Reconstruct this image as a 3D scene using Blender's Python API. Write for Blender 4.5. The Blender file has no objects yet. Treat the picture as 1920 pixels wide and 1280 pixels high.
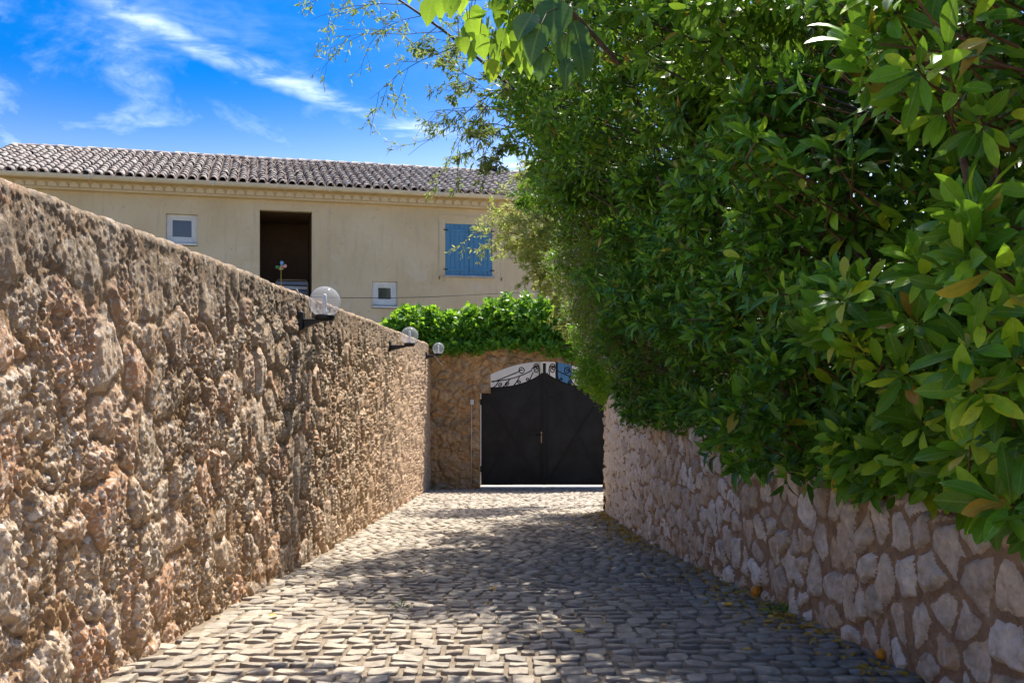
import bpy, math, random
import numpy as np
from mathutils import Vector, Matrix

random.seed(7)
rng = np.random.default_rng(11)
SC = bpy.context.scene
COL = SC.collection
R = math.radians

# ------------------------------------------------------------------ camera
F = 1780.0                      # focal length in pixels of the 1920 px wide photograph
E = 1.0                         # eye height over the lane at the camera
HOR = 700.0                     # horizon row in the photograph
SLOPE = 0.076
cam_d = bpy.data.cameras.new('camera')
cam = bpy.data.objects.new('camera', cam_d)
COL.objects.link(cam)
cam.location = (0, 0, E)
cam.rotation_euler = (R(90), 0, 0)
cam_d.sensor_width = 36.0
cam_d.lens = F / 1920 * 36.0
cam_d.shift_y = (HOR - 640) / 1920
cam_d.clip_start = 0.05
cam_d.clip_end = 5000
SC.camera = cam

# ------------------------------------------------------------------ sky, sun, exposure
SUN_EL, SUN_AZ = 59.0, 23.0     # azimuth clockwise from +Y (ahead, to the right)
SKY_STRENGTH = 0.15
SUN_STRENGTH = 3.5
EXPOSURE = 1.42


class NT:
    """tiny node-tree helper"""
    def __init__(s, tree):
        s.t = tree
        s.n = tree.nodes
        s.n.clear()

    def add(s, typ, **kw):
        nd = s.n.new(typ)
        for k, v in kw.items():
            if k.startswith('i_'):
                key = k[2:]
                key = int(key) if key.isdigit() else key
                s.put(nd, key, v)
            else:
                setattr(nd, k, v)
        return nd

    def put(s, nd, key, v):
        sock = nd.inputs[key]
        if isinstance(v, bpy.types.NodeSocket):
            s.t.links.new(v, sock)
        elif isinstance(v, bpy.types.Node):
            s.t.links.new(v.outputs[0], sock)
        else:
            if sock.type == 'RGBA' and len(v) == 3:
                v = (*v, 1)
            sock.default_value = v

    def math(s, op, a, b=0.0, c=None, clamp=False):
        nd = s.add('ShaderNodeMath', operation=op, use_clamp=clamp)
        s.put(nd, 0, a)
        s.put(nd, 1, b)
        if c is not None:
            s.put(nd, 2, c)
        return nd.outputs[0]

    def mix(s, f, a, b, blend='MIX'):
        nd = s.add('ShaderNodeMix', data_type='RGBA', blend_type=blend)
        s.put(nd, 0, f)
        s.put(nd, 6, a)
        s.put(nd, 7, b)
        return nd.outputs[2]

    def ramp(s, f, stops, interp='LINEAR'):
        nd = s.add('ShaderNodeValToRGB')
        s.put(nd, 0, f)
        cr = nd.color_ramp
        cr.interpolation = interp
        while len(cr.elements) < len(stops):
            cr.elements.new(0.5)
        for e, (p, c) in zip(cr.elements, stops):
            e.position = p
            e.color = (*c, 1) if len(c) == 3 else c
        return nd.outputs[0]

    def maprange(s, v, a, b, c=0.0, d=1.0, smooth=False):
        nd = s.add('ShaderNodeMapRange', interpolation_type='SMOOTHSTEP' if smooth else 'LINEAR')
        nd.clamp = True
        s.put(nd, 0, v)
        for i, q in enumerate((a, b, c, d)):
            nd.inputs[i + 1].default_value = q
        return nd.outputs[0]

    def noise(s, vec, scale, detail=4, rough=0.55, dist=0.0):
        nd = s.add('ShaderNodeTexNoise')
        if vec is not None:
            s.put(nd, 'Vector', vec)
        nd.inputs['Scale'].default_value = scale
        nd.inputs['Detail'].default_value = detail
        nd.inputs['Roughness'].default_value = rough
        nd.inputs['Distortion'].default_value = dist
        return nd.outputs[0]


world = bpy.data.worlds.new('World')
SC.world = world
world.use_nodes = True
w = NT(world.node_tree)
sky = w.add('ShaderNodeTexSky', sky_type='NISHITA')
sky.sun_disc = False
sky.sun_elevation = R(SUN_EL)
sky.sun_rotation = R(SUN_AZ)
sky.air_density = 1.0
sky.dust_density = 2.0
sky.ozone_density = 1.0
tc = w.add('ShaderNodeTexCoord')
sep = w.add('ShaderNodeSeparateXYZ', i_0=tc.outputs['Generated'])
sx, sy, sz = sep.outputs
az = w.math('ARCTAN2', sx, sy)
el = w.math('ARCSINE', sz)
# richly coloured sky: the bluer the air, the deeper its blue; the pale air round the sun stays pale
hsv = w.add('ShaderNodeSeparateColor', mode='HSV', i_0=sky.outputs[0])
deep = w.add('ShaderNodeMix', data_type='RGBA', blend_type='MULTIPLY')
w.put(deep, 0, 1.0)
w.put(deep, 6, w.add('ShaderNodeCombineColor', mode='HSV', i_0=0.0, i_1=0.0, i_2=hsv.outputs[2]).outputs[0])
w.put(deep, 7, (0.002, 0.118, 0.43))
sat = w.add('ShaderNodeMix', data_type='RGBA')
w.put(sat, 0, w.maprange(hsv.outputs[1], 0.16, 0.46, 0, 1, True))
w.put(sat, 6, sky.outputs[0])
w.put(sat, 7, deep.outputs[2])
# thin cirrus: one feathered streak and soft veils, in sky angles
comb = w.add('ShaderNodeCombineXYZ', i_0=az, i_1=el)
warp = w.noise(comb.outputs[0], 9.0, 4, 0.6)
el_w = w.math('ADD', el, w.math('MULTIPLY', w.math('SUBTRACT', warp, 0.5), 0.035))
line = w.math('SUBTRACT', el_w, w.math('MULTIPLY_ADD', az, -0.305, 0.219))
core = w.maprange(w.math('ABSOLUTE', line), 0.0, 0.017, 1.0, 0.0, True)
rot = w.add('ShaderNodeMapping', i_Vector=comb.outputs[0])
rot.inputs['Rotation'].default_value = (0, 0, R(17))
rot.inputs['Scale'].default_value = (9, 42, 1)
streak = w.noise(rot.outputs[0], 1.0, 6, 0.62, 0.4)
core = w.math('MULTIPLY', core, w.maprange(streak, 0.36, 0.68, 0.05, 0.5, True))
wind = w.maprange(az, -0.46, -0.36, 0, 1, True)
core = w.math('MULTIPLY', core, wind)
rot2 = w.add('ShaderNodeMapping', i_Vector=comb.outputs[0])
rot2.inputs['Rotation'].default_value = (0, 0, R(28))
rot2.inputs['Scale'].default_value = (7, 15, 1)
veil_n = w.noise(rot2.outputs[0], 1.0, 8, 0.62, 0.6)
fine_n = w.noise(rot2.outputs[0], 3.6, 6, 0.6, 0.8)
veil = w.math('MULTIPLY', w.maprange(veil_n, 0.40, 0.82, 0, 0.40, True), w.maprange(fine_n, 0.25, 0.75, 0.3, 1.0, True))
below = w.maprange(line, -0.05, 0.06, 1.0, 0.25, True)
veil = w.math('MULTIPLY', veil, below)
low = w.maprange(el, 0.10, 0.30, 0.30, 0.0, True)
cl = w.math('MAXIMUM', w.math('MAXIMUM', core, veil), low)
skyc = w.mix(cl, sat.outputs[2], (5.0, 5.5, 6.2))
bg = w.add('ShaderNodeBackground', i_Color=skyc)
bg.inputs['Strength'].default_value = SKY_STRENGTH
wo = w.add('ShaderNodeOutputWorld', i_Surface=bg.outputs[0])

sun_d = bpy.data.lights.new('sun', 'SUN')
sun_d.energy = SUN_STRENGTH
sun_d.angle = R(0.5)
sun_d.color = (1.0, 0.95, 0.86)
sun = bpy.data.objects.new('sun', sun_d)
COL.objects.link(sun)
sd = Vector((math.sin(R(SUN_AZ)) * math.cos(R(SUN_EL)), math.cos(R(SUN_AZ)) * math.cos(R(SUN_EL)), math.sin(R(SUN_EL))))
sun.rotation_euler = sd.to_track_quat('Z', 'Y').to_euler()
sun.location = sd * 60

SC.view_settings.view_transform = 'Standard'
SC.view_settings.look = 'None'
SC.view_settings.gamma = 1.0
SC.view_settings.use_curve_mapping = False
SC.view_settings.exposure = EXPOSURE
SC.render.engine = 'CYCLES'
cy = SC.cycles
cy.max_bounces = 8
cy.diffuse_bounces = 5
cy.glossy_bounces = 3
cy.transmission_bounces = 6
cy.transparent_max_bounces = 12
cy.caustics_reflective = False
cy.caustics_refractive = False
cy.use_denoising = True

# ------------------------------------------------------------------ helpers


def gz(y):
    """height of the lane at distance y"""
    return -SLOPE * np.minimum(y, 22.3)


def P(px, py, d):
    return np.array([(px - 960) / F * d, d, E + (HOR - py) / F * d])


def hsh(ix, iy, seed):
    ix = ix.astype(np.int64).astype(np.uint64)
    iy = iy.astype(np.int64).astype(np.uint64)
    h = ix * np.uint64(374761393) + iy * np.uint64(668265263) + np.uint64(seed * 1442695 + 12345)
    h = (h ^ (h >> np.uint64(13))) * np.uint64(1274126177)
    h = h & np.uint64(0xFFFFFFFF)
    h = (h ^ (h >> np.uint64(16))) * np.uint64(2246822519)
    h = h & np.uint64(0xFFFFFFFF)
    h = h ^ (h >> np.uint64(15))
    return (h & np.uint64(0xFFFFFF)).astype(np.float64) / float(0xFFFFFF)


def vnoise(x, y, seed=0):
    x = np.asarray(x, float)
    y = np.asarray(y, float)
    ix = np.floor(x)
    iy = np.floor(y)
    fx = x - ix
    fy = y - iy
    fx = fx * fx * (3 - 2 * fx)
    fy = fy * fy * (3 - 2 * fy)
    a = hsh(ix, iy, seed)
    b = hsh(ix + 1, iy, seed)
    c = hsh(ix, iy + 1, seed)
    d = hsh(ix + 1, iy + 1, seed)
    return (a * (1 - fx) + b * fx) * (1 - fy) + (c * (1 - fx) + d * fx) * fy


def fbm(x, y, seed=0, octv=4, gain=0.5):
    s = 0
    amp = 1.0
    tot = 0
    for o in range(octv):
        an_ = 0.55 + 1.1 * o
        ca_, sa_ = math.cos(an_) * 2 ** o, math.sin(an_) * 2 ** o
        s = s + amp * vnoise(x * ca_ - y * sa_ + 17.3 * o, x * sa_ + y * ca_ - 9.1 * o, seed + o)
        tot += amp
        amp *= gain
    return s / tot


def voro(x, y, seed=0, jit=0.85):
    """F1, F2 and the integer id of the nearest cell"""
    ix = np.floor(x)
    iy = np.floor(y)
    f1 = np.full(x.shape, 9.0)
    f2 = np.full(x.shape, 9.0)
    cid = np.zeros(x.shape, np.int64)
    for dx in (-1, 0, 1):
        for dy in (-1, 0, 1):
            cx = ix + dx
            cyy = iy + dy
            px = cx + 0.5 + jit * (hsh(cx, cyy, seed) - 0.5)
            py = cyy + 0.5 + jit * (hsh(cx, cyy, seed + 77) - 0.5)
            d = np.hypot(px - x, py - y)
            idd = (cx.astype(np.int64) + 5000) * 20000 + (cyy.astype(np.int64) + 5000)
            closer = d < f1
            f2 = np.where(closer, f1, np.minimum(f2, d))
            cid = np.where(closer, idd, cid)
            f1 = np.where(closer, d, f1)
    return f1, f2, cid


def sstep(a, b, x):
    t = np.clip((x - a) / (b - a), 0, 1)
    return t * t * (3 - 2 * t)


def mesh_np(name, V, faces, smooth=True):
    """V (n,3); faces: list of (m,k) arrays"""
    if not isinstance(faces, (list, tuple)):
        faces = [faces]
    faces = [np.asarray(f, np.int32) for f in faces if len(f)]
    me = bpy.data.meshes.new(name)
    V = np.asarray(V, np.float32)
    me.vertices.add(len(V))
    me.vertices.foreach_set('co', V.ravel())
    nl = sum(f.size for f in faces)
    npoly = sum(len(f) for f in faces)
    me.loops.add(nl)
    me.polygons.add(npoly)
    li = np.concatenate([f.ravel() for f in faces])
    tot = np.concatenate([np.full(len(f), f.shape[1], np.int32) for f in faces])
    st = np.concatenate([[0], np.cumsum(tot)[:-1]]).astype(np.int32)
    me.loops.foreach_set('vertex_index', li)
    me.polygons.foreach_set('loop_start', st)
    me.polygons.foreach_set('loop_total', tot)
    if smooth:
        me.polygons.foreach_set('use_smooth', np.ones(npoly, bool))
    me.update(calc_edges=True)
    return me


def link(name, me, mat=None, parent=None, kind=None):
    o = bpy.data.objects.new(name, me)
    COL.objects.link(o)
    if mat is not None and me is not None and len(me.materials) == 0:
        me.materials.append(mat)
    if parent is not None:
        o.parent = parent
    if kind:
        o['kind'] = kind
    return o


def tag(o, label, cat, group=None, kind=None):
    o['label'] = label
    o['category'] = cat
    if group:
        o['group'] = group
    if kind:
        o['kind'] = kind
    return o


def empty(name, loc=(0, 0, 0), rz=0.0):
    o = bpy.data.objects.new(name, None)
    o.empty_display_size = 0.2
    COL.objects.link(o)
    o.location = loc
    o.rotation_euler = (0, 0, rz)
    return o


class MB:
    """collects simple solids into one mesh"""
    def __init__(s):
        s.v = []
        s.f = []

    def box(s, x0, x1, y0, y1, z0, z1):
        b = len(s.v)
        s.v += [(x0, y0, z0), (x1, y0, z0), (x1, y1, z0), (x0, y1, z0), (x0, y0, z1), (x1, y0, z1), (x1, y1, z1), (x0, y1, z1)]
        for q in ((0, 3, 2, 1), (4, 5, 6, 7), (0, 1, 5, 4), (1, 2, 6, 5), (2, 3, 7, 6), (3, 0, 4, 7)):
            s.f.append(tuple(b + i for i in q))
        return s

    def prism(s, poly, y0, y1):
        """poly of (x,z), extruded along y"""
        b = len(s.v)
        n = len(poly)
        s.v += [(x, y0, z) for x, z in poly] + [(x, y1, z) for x, z in poly]
        s.f.append(tuple(b + i for i in range(n)))
        s.f.append(tuple(b + n + i for i in reversed(range(n))))
        for i in range(n):
            j = (i + 1) % n
            s.f.append((b + j, b + i, b + n + i, b + n + j))
        return s

    def tube(s, pts, r, sides=8, cap=True):
        pts = [Vector(p) for p in pts]
        rs = r if isinstance(r, (list, tuple)) else [r] * len(pts)
        b = len(s.v)
        up = Vector((0, 0, 1))
        for i, p in enumerate(pts):
            t = (pts[min(i + 1, len(pts) - 1)] - pts[max(i - 1, 0)])
            if t.length < 1e-9:
                t = Vector((0, 0, 1))
            t.normalize()
            a = t.cross(up if abs(t.z) < 0.95 else Vector((1, 0, 0))).normalized()
            c = a.cross(t).normalized()
            for k in range(sides):
                an = 2 * math.pi * k / sides
                q = p + (a * math.cos(an) + c * math.sin(an)) * rs[i]
                s.v.append(tuple(q))
        for i in range(len(pts) - 1):
            for k in range(sides):
                k2 = (k + 1) % sides
                s.f.append((b + i * sides + k, b + i * sides + k2, b + (i + 1) * sides + k2, b + (i + 1) * sides + k))
        if cap:
            s.f.append(tuple(b + k for k in reversed(range(sides))))
            e = b + (len(pts) - 1) * sides
            s.f.append(tuple(e + k for k in range(sides)))
        return s

    def lathe(s, prof, cx=0, cy=0, cz=0, n=24):
        b = len(s.v)
        for r, z in prof:
            for k in range(n):
                an = 2 * math.pi * k / n
                s.v.append((cx + r * math.cos(an), cy + r * math.sin(an), cz + z))
        for i in range(len(prof) - 1):
            for k in range(n):
                k2 = (k + 1) % n
                s.f.append((b + i * n + k, b + i * n + k2, b + (i + 1) * n + k2, b + (i + 1) * n + k))
        return s

    def build(s, name, mat, parent=None, smooth=False, bevel=0.0, kind=None):
        me = bpy.data.meshes.new(name)
        me.from_pydata(s.v, [], s.f)
        if smooth:
            me.polygons.foreach_set('use_smooth', np.ones(len(me.polygons), bool))
        me.update()
        o = link(name, me, mat, parent, kind)
        if bevel:
            m = o.modifiers.new('bevel', 'BEVEL')
            m.width = bevel
            m.segments = 2
            m.limit_method = 'ANGLE'
        return o


def tubes_np(polys, sides=4):
    """many tapered twigs at once: list of (pts (k,3), radii (k,))"""
    Vs, Fs, off = [], [], 0
    an = np.arange(sides) * 2 * np.pi / sides
    ca, sa = np.cos(an), np.sin(an)
    for pts, rad in polys:
        pts = np.asarray(pts, float)
        k = len(pts)
        t = np.gradient(pts, axis=0)
        t /= np.linalg.norm(t, axis=1, keepdims=True) + 1e-9
        ref = np.where(np.abs(t[:, 2:3]) < 0.9, np.array([[0, 0, 1.0]]), np.array([[1.0, 0, 0]]))
        a = np.cross(t, ref)
        a /= np.linalg.norm(a, axis=1, keepdims=True) + 1e-9
        c = np.cross(a, t)
        rad = np.asarray(rad, float)[:, None, None]
        ring = pts[:, None, :] + rad * (a[:, None, :] * ca[None, :, None] + c[:, None, :] * sa[None, :, None])
        Vs.append(ring.reshape(-1, 3))
        i = np.arange(k - 1)[:, None] * sides
        q = np.arange(sides)[None, :]
        q2 = (q + 1) % sides
        Fs.append(np.stack([i + q, i + q2, i + sides + q2, i + sides + q], -1).reshape(-1, 4) + off)
        off += k * sides
    return np.concatenate(Vs), np.concatenate(Fs)


# ------------------------------------------------------------------ materials
def new_mat(name):
    m = bpy.data.materials.new(name)
    m.use_nodes = True
    return m, NT(m.node_tree)


def rand_piece(t):
    oi = t.add('ShaderNodeObjectInfo')
    ge = t.add('ShaderNodeNewGeometry')
    s = t.math('ADD', oi.outputs['Random'], ge.outputs['Random Per Island'])
    return t.math('FRACT', s)


def out(t, surf):
    t.add('ShaderNodeOutputMaterial', i_Surface=surf)


def simple_mat(name, col, rough=0.6, metal=0.0, var=0.12, scale=6.0, bump=0.0, bscale=60.0, spec=0.4):
    m, t = new_mat(name)
    tcn = t.add('ShaderNodeTexCoord')
    n = t.noise(tcn.outputs['Object'], scale, 5, 0.6)
    c2 = tuple(max(0, c * (1 - 2 * var)) for c in col)
    c3 = tuple(min(1, c * (1 + var)) for c in col)
    c = t.ramp(n, [(0.3, c2), (0.7, c3)])
    b = t.add('ShaderNodeBsdfPrincipled', i_2=rough)
    t.put(b, 'Base Color', c)
    b.inputs['Metallic'].default_value = metal
    b.inputs['Specular IOR Level'].default_value = spec
    if bump:
        bn = t.noise(tcn.outputs['Object'], bscale, 5, 0.6)
        bp = t.add('ShaderNodeBump', i_Height=bn)
        bp.inputs['Strength'].default_value = bump
        bp.inputs['Distance'].default_value = 0.01
        t.put(b, 'Normal', bp.outputs[0])
    out(t, b.outputs[0])
    return m


def stone_mat(name, palette, spots=(), bump=0.6, scale=1.0, rough=0.9, far=None, top=None):
    """palette stops by piece; spots: list of (scale, lo, hi, colour, amount) stain and tint layers"""
    m, t = new_mat(name)
    g = t.add('ShaderNodeNewGeometry')
    pos = g.outputs['Position']
    r = rand_piece(t)
    c = t.ramp(r, palette)
    n1 = t.noise(pos, 14 * scale, 6, 0.65, 0.3)
    c = t.mix(0.75, c, t.ramp(n1, [(0.28, (0.42, 0.4, 0.38)), (0.5, (0.9, 0.9, 0.9)), (0.72, (1.35, 1.33, 1.3))]), 'MULTIPLY')
    for sc_, lo, hi, colr, amt in spots:
        q = t.noise(pos, sc_, 5, 0.6, 0.5)
        c = t.mix(t.maprange(q, lo, hi, 0, amt, True), c, colr)
    if far:                      # warmer tint mixed in towards the far stretch of the wall
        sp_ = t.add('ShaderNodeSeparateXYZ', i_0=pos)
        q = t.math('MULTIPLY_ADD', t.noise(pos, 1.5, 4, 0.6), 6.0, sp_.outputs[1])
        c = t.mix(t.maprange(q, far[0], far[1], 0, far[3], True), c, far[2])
    if top:                      # dark lichen along the coping
        sp_ = t.add('ShaderNodeSeparateXYZ', i_0=pos)
        q = t.math('MULTIPLY_ADD', t.noise(pos, 2.6, 5, 0.65), 0.9, sp_.outputs[2])
        q2 = t.noise(pos, 17, 4, 0.6)
        q = t.math('MULTIPLY', t.maprange(q, top - 0.25, top + 0.45, 0, 1, True), t.maprange(q2, 0.36, 0.60, 0.35, 0.9, True))
        c = t.mix(q, c, (0.19, 0.145, 0.10))
    n2 = t.noise(pos, 70 * scale, 6, 0.7)
    n3 = t.noise(pos, 240 * scale, 3, 0.6)
    hgt = t.math('ADD', n2, t.math('MULTIPLY', n3, 0.4))
    bp = t.add('ShaderNodeBump', i_Height=hgt)
    bp.inputs['Strength'].default_value = bump
    bp.inputs['Distance'].default_value = 0.012
    b = t.add('ShaderNodeBsdfPrincipled', i_2=rough)
    t.put(b, 'Base Color', c)
    b.inputs['Specular IOR Level'].default_value = 0.2
    t.put(b, 'Normal', bp.outputs[0])
    out(t, b.outputs[0])
    return m


def leaf_mat(name, stops, trans=(0.25, 0.42, 0.03), tf=0.35, rough=0.40, spec=0.30):
    m, t = new_mat(name)
    r = rand_piece(t)
    c = t.ramp(r, stops)
    g = t.add('ShaderNodeNewGeometry')
    n = t.noise(g.outputs['Position'], 35, 2, 0.5)
    c = t.mix(0.5, c, t.ramp(n, [(0.3, (0.7, 0.75, 0.7)), (0.7, (1.25, 1.2, 1.2))]), 'MULTIPLY')
    at = t.add('ShaderNodeAttribute', attribute_name='leaf_uv')
    su = t.add('ShaderNodeSeparateXYZ', i_0=at.outputs['Vector'])
    rib = t.maprange(su.outputs[1], 0.0, 0.13, 1.0, 0.0, True)
    vein = t.math('SINE', t.math('MULTIPLY', t.math('SUBTRACT', su.outputs[0], t.math('MULTIPLY', su.outputs[1], 0.16)), 58.0))
    vein = t.math('MULTIPLY', t.maprange(vein, 0.55, 1.0, 0, 1, True), 0.22)
    lines = t.math('MAXIMUM', rib, vein)
    c = t.mix(t.math('MULTIPLY', lines, 0.55), c, t.mix(0.55, c, (0.42, 0.50, 0.16)))
    bp = t.add('ShaderNodeBump', i_Height=t.math('SUBTRACT', 1.0, lines))
    bp.inputs['Strength'].default_value = 0.35
    bp.inputs['Distance'].default_value = 0.004
    b = t.add('ShaderNodeBsdfPrincipled', i_2=rough)
    t.put(b, 'Base Color', c)
    t.put(b, 'Normal', bp.outputs[0])
    b.inputs['Specular IOR Level'].default_value = spec
    tr = t.add('ShaderNodeBsdfTranslucent')
    t.put(tr, 'Color', t.mix(0.6, c, trans))
    mx = t.add('ShaderNodeMixShader', i_0=tf, i_1=b.outputs[0], i_2=tr.outputs[0])
    out(t, mx.outputs[0])
    return m


M = {}
LEFT_SPOTS = [(1.1, 0.48, 0.66, (0.22, 0.14, 0.075), 0.7), (2.3, 0.52, 0.70, (0.46, 0.27, 0.15), 0.6),
              (5.0, 0.54, 0.68, (0.55, 0.46, 0.37), 0.6), (40.0, 0.50, 0.60, (0.76, 0.68, 0.58), 0.8), (7.0, 0.57, 0.70, (0.11, 0.080, 0.050), 0.6)]  # the fine pale speckle paints in sun-catching facets; other layers are stains
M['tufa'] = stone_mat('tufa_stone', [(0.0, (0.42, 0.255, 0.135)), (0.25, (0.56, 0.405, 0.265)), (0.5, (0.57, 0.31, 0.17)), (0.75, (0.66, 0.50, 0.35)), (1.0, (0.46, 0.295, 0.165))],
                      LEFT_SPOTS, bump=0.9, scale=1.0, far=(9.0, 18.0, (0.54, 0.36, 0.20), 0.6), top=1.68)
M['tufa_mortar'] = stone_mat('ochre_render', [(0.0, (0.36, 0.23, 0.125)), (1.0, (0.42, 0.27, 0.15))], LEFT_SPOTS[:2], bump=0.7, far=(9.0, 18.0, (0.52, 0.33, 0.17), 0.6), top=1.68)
M['lime'] = stone_mat('limestone_rubble', [(0.0, (0.54, 0.46, 0.345)), (0.2, (0.72, 0.64, 0.51)), (0.4, (0.56, 0.42, 0.27)), (0.6, (0.82, 0.77, 0.67)), (0.8, (0.48, 0.40, 0.30)), (1.0, (0.70, 0.635, 0.525))],
                      [(3.0, 0.56, 0.7, (0.26, 0.19, 0.13), 0.5), (8.0, 0.6, 0.72, (0.64, 0.60, 0.55), 0.7)], bump=0.6)
M['lime_mortar'] = stone_mat('tan_mortar', [(0.0, (0.37, 0.255, 0.155)), (1.0, (0.41, 0.285, 0.175))],
                             [(2.0, 0.5, 0.7, (0.28, 0.19, 0.12), 0.6), (6.0, 0.58, 0.72, (0.52, 0.40, 0.27), 0.4)], bump=0.8)
M['arch'] = stone_mat('arch_rubble', [(0.0, (0.40, 0.24, 0.115)), (0.4, (0.52, 0.32, 0.155)), (0.7, (0.36, 0.27, 0.17)), (1.0, (0.56, 0.37, 0.20))],
                      [(1.2, 0.55, 0.7, (0.16, 0.13, 0.09), 0.6)], bump=0.5)
M['arch_mortar'] = stone_mat('arch_mortar', [(0.0, (0.48, 0.30, 0.14)), (1.0, (0.52, 0.33, 0.16))],
                             [(1.2, 0.55, 0.7, (0.18, 0.15, 0.10), 0.6)], bump=0.5)
M['cobble'] = stone_mat('cobble_stone', [(0.0, (0.36, 0.31, 0.245)), (0.3, (0.43, 0.375, 0.30)), (0.55, (0.29, 0.25, 0.20)), (0.8, (0.41, 0.34, 0.26)), (1.0, (0.24, 0.21, 0.18))],
                        [(2.0, 0.58, 0.72, (0.22, 0.2, 0.18), 0.5)], bump=0.45, scale=1.2, rough=0.7)
M['sand'] = stone_mat('joint_sand', [(0.0, (0.27, 0.215, 0.15)), (1.0, (0.29, 0.23, 0.165))],
                      [(1.5, 0.5, 0.7, (0.20, 0.165, 0.125), 0.7)], bump=0.8, scale=1.4)
M['soil'] = simple_mat('terrace_soil', (0.09, 0.065, 0.045), 0.95, var=0.3, bump=0.8, bscale=30)
M['gravel'] = simple_mat('courtyard_gravel', (0.60, 0.50, 0.37), 0.95, var=0.12, bump=0.6, bscale=40)
M['terrain'] = simple_mat('dry_ground', (0.20, 0.18, 0.11), 0.95, var=0.3, scale=0.4, bump=0.4)
M['concrete'] = simple_mat('sill_concrete', (0.42, 0.41, 0.39), 0.85, var=0.15, scale=9, bump=0.4)
M['black_paint'] = simple_mat('black_gate_paint', (0.019, 0.019, 0.020), 0.45, var=0.3, scale=2.2, bump=0.08, bscale=25, spec=0.2)
M['black_iron'] = simple_mat('black_iron', (0.0025, 0.0025, 0.0025), 0.6, var=0.2)
M['black_plastic'] = simple_mat('black_plastic', (0.02, 0.02, 0.021), 0.4, var=0.15)
M['white_pvc'] = simple_mat('white_frame', (0.66, 0.65, 0.62), 0.4, var=0.04)
M['blue'] = simple_mat('blue_shutter_paint', (0.065, 0.215, 0.38), 0.55, var=0.07, scale=5, bump=0.1, bscale=30)
M['gutter'] = simple_mat('cream_gutter', (0.66, 0.56, 0.41), 0.5, var=0.08, scale=2)
M['pale'] = simple_mat('bounce_lit_plaster', (0.78, 0.72, 0.62), 0.85, var=0.06, scale=2, bump=0.2)  # lower facade, with the courtyard's bounce light put into its colour
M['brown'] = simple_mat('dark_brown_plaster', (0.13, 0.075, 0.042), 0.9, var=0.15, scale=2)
M['tan_metal'] = simple_mat('tan_tube', (0.42, 0.29, 0.15), 0.4, var=0.1)
M['grey_cloth'] = simple_mat('blue_grey_cloth', (0.23, 0.27, 0.34), 0.85, var=0.1)
M['pale_cloth'] = simple_mat('pale_cloth', (0.62, 0.60, 0.55), 0.85, var=0.1)
M['pin_blue'] = simple_mat('pinwheel_blue', (0.16, 0.42, 0.72), 0.5, var=0.05)
M['pin_pink'] = simple_mat('pinwheel_pink', (0.72, 0.33, 0.30), 0.5, var=0.05)
M['pin_green'] = simple_mat('pinwheel_green', (0.04, 0.20, 0.08), 0.5, var=0.05)
M['pin_yellow'] = simple_mat('pinwheel_yellow', (0.62, 0.40, 0.06), 0.5, var=0.05)
M['bark'] = simple_mat('brown_bark', (0.13, 0.085, 0.055), 0.9, var=0.3, scale=20, bump=0.6, bscale=50)
M['twig'] = simple_mat('red_brown_twig', (0.15, 0.07, 0.035), 0.7, var=0.25, scale=20)
M['twig_dark'] = simple_mat('dark_twig', (0.06, 0.05, 0.045), 0.8, var=0.25, scale=20)
M['orange'] = simple_mat('orange_peel', (0.75, 0.30, 0.02), 0.45, var=0.1, scale=12, bump=0.15, bscale=90)
M['wire'] = simple_mat('cable_black', (0.03, 0.03, 0.03), 0.6)
M['fruit_white'] = simple_mat('lamp_white', (0.8, 0.79, 0.75), 0.4, var=0.03)

m, t = new_mat('roof_tile_clay')
r = rand_piece(t)
c = t.ramp(r, [(0.0, (0.40, 0.31, 0.25)), (0.3, (0.50, 0.41, 0.34)), (0.6, (0.43, 0.36, 0.30)), (0.85, (0.55, 0.48, 0.41)), (1.0, (0.34, 0.25, 0.20))])
g = t.add('ShaderNodeNewGeometry')
n = t.noise(g.outputs['Position'], 12, 6, 0.65)
c = t.mix(t.maprange(n, 0.45, 0.68, 0, 0.65, True), c, (0.58, 0.52, 0.45))
n = t.noise(g.outputs['Position'], 22, 5, 0.65)
c = t.mix(t.maprange(n, 0.58, 0.74, 0, 0.4, True), c, (0.18, 0.15, 0.13))
b = t.add('ShaderNodeBsdfPrincipled', i_2=0.9)
t.put(b, 'Base Color', c)
out(t, b.outputs[0])
M['tile'] = m
M['roof_bed'] = simple_mat('roof_channel_clay', (0.15, 0.105, 0.085), 0.95, var=0.3, scale=8)

m, t = new_mat('beige_render')
tcn = t.add('ShaderNodeTexCoord')
ob = tcn.outputs['Object']
n = t.noise(ob, 0.55, 6, 0.6, 0.4)
c = t.ramp(n, [(0.3, (0.55, 0.415, 0.24)), (0.5, (0.63, 0.495, 0.31)), (0.7, (0.67, 0.54, 0.36))])
mp = t.add('ShaderNodeMapping', i_Vector=ob)
mp.inputs['Scale'].default_value = (7, 7, 1.1)
n = t.noise(mp.outputs[0], 1.0, 6, 0.62)
c = t.mix(t.maprange(n, 0.50, 0.72, 0, 0.5, True), c, (0.45, 0.37, 0.27))
n = t.noise(ob, 1.7, 7, 0.68, 0.8)
c = t.mix(t.maprange(n, 0.55, 0.66, 0, 0.45, True), c, (0.66, 0.58, 0.45))
n = t.noise(ob, 5.0, 7, 0.7, 1.5)
c = t.mix(t.maprange(n, 0.60, 0.69, 0, 0.6, True), c, (0.30, 0.26, 0.20))
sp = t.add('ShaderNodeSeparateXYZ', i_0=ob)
band = t.maprange(sp.outputs[2], 6.75, 7.7, 0, 1, True)  # warm ground bounce under the eaves, painted into the render colour
n = t.noise(ob, 3.0, 6, 0.7, 1.2)
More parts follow.
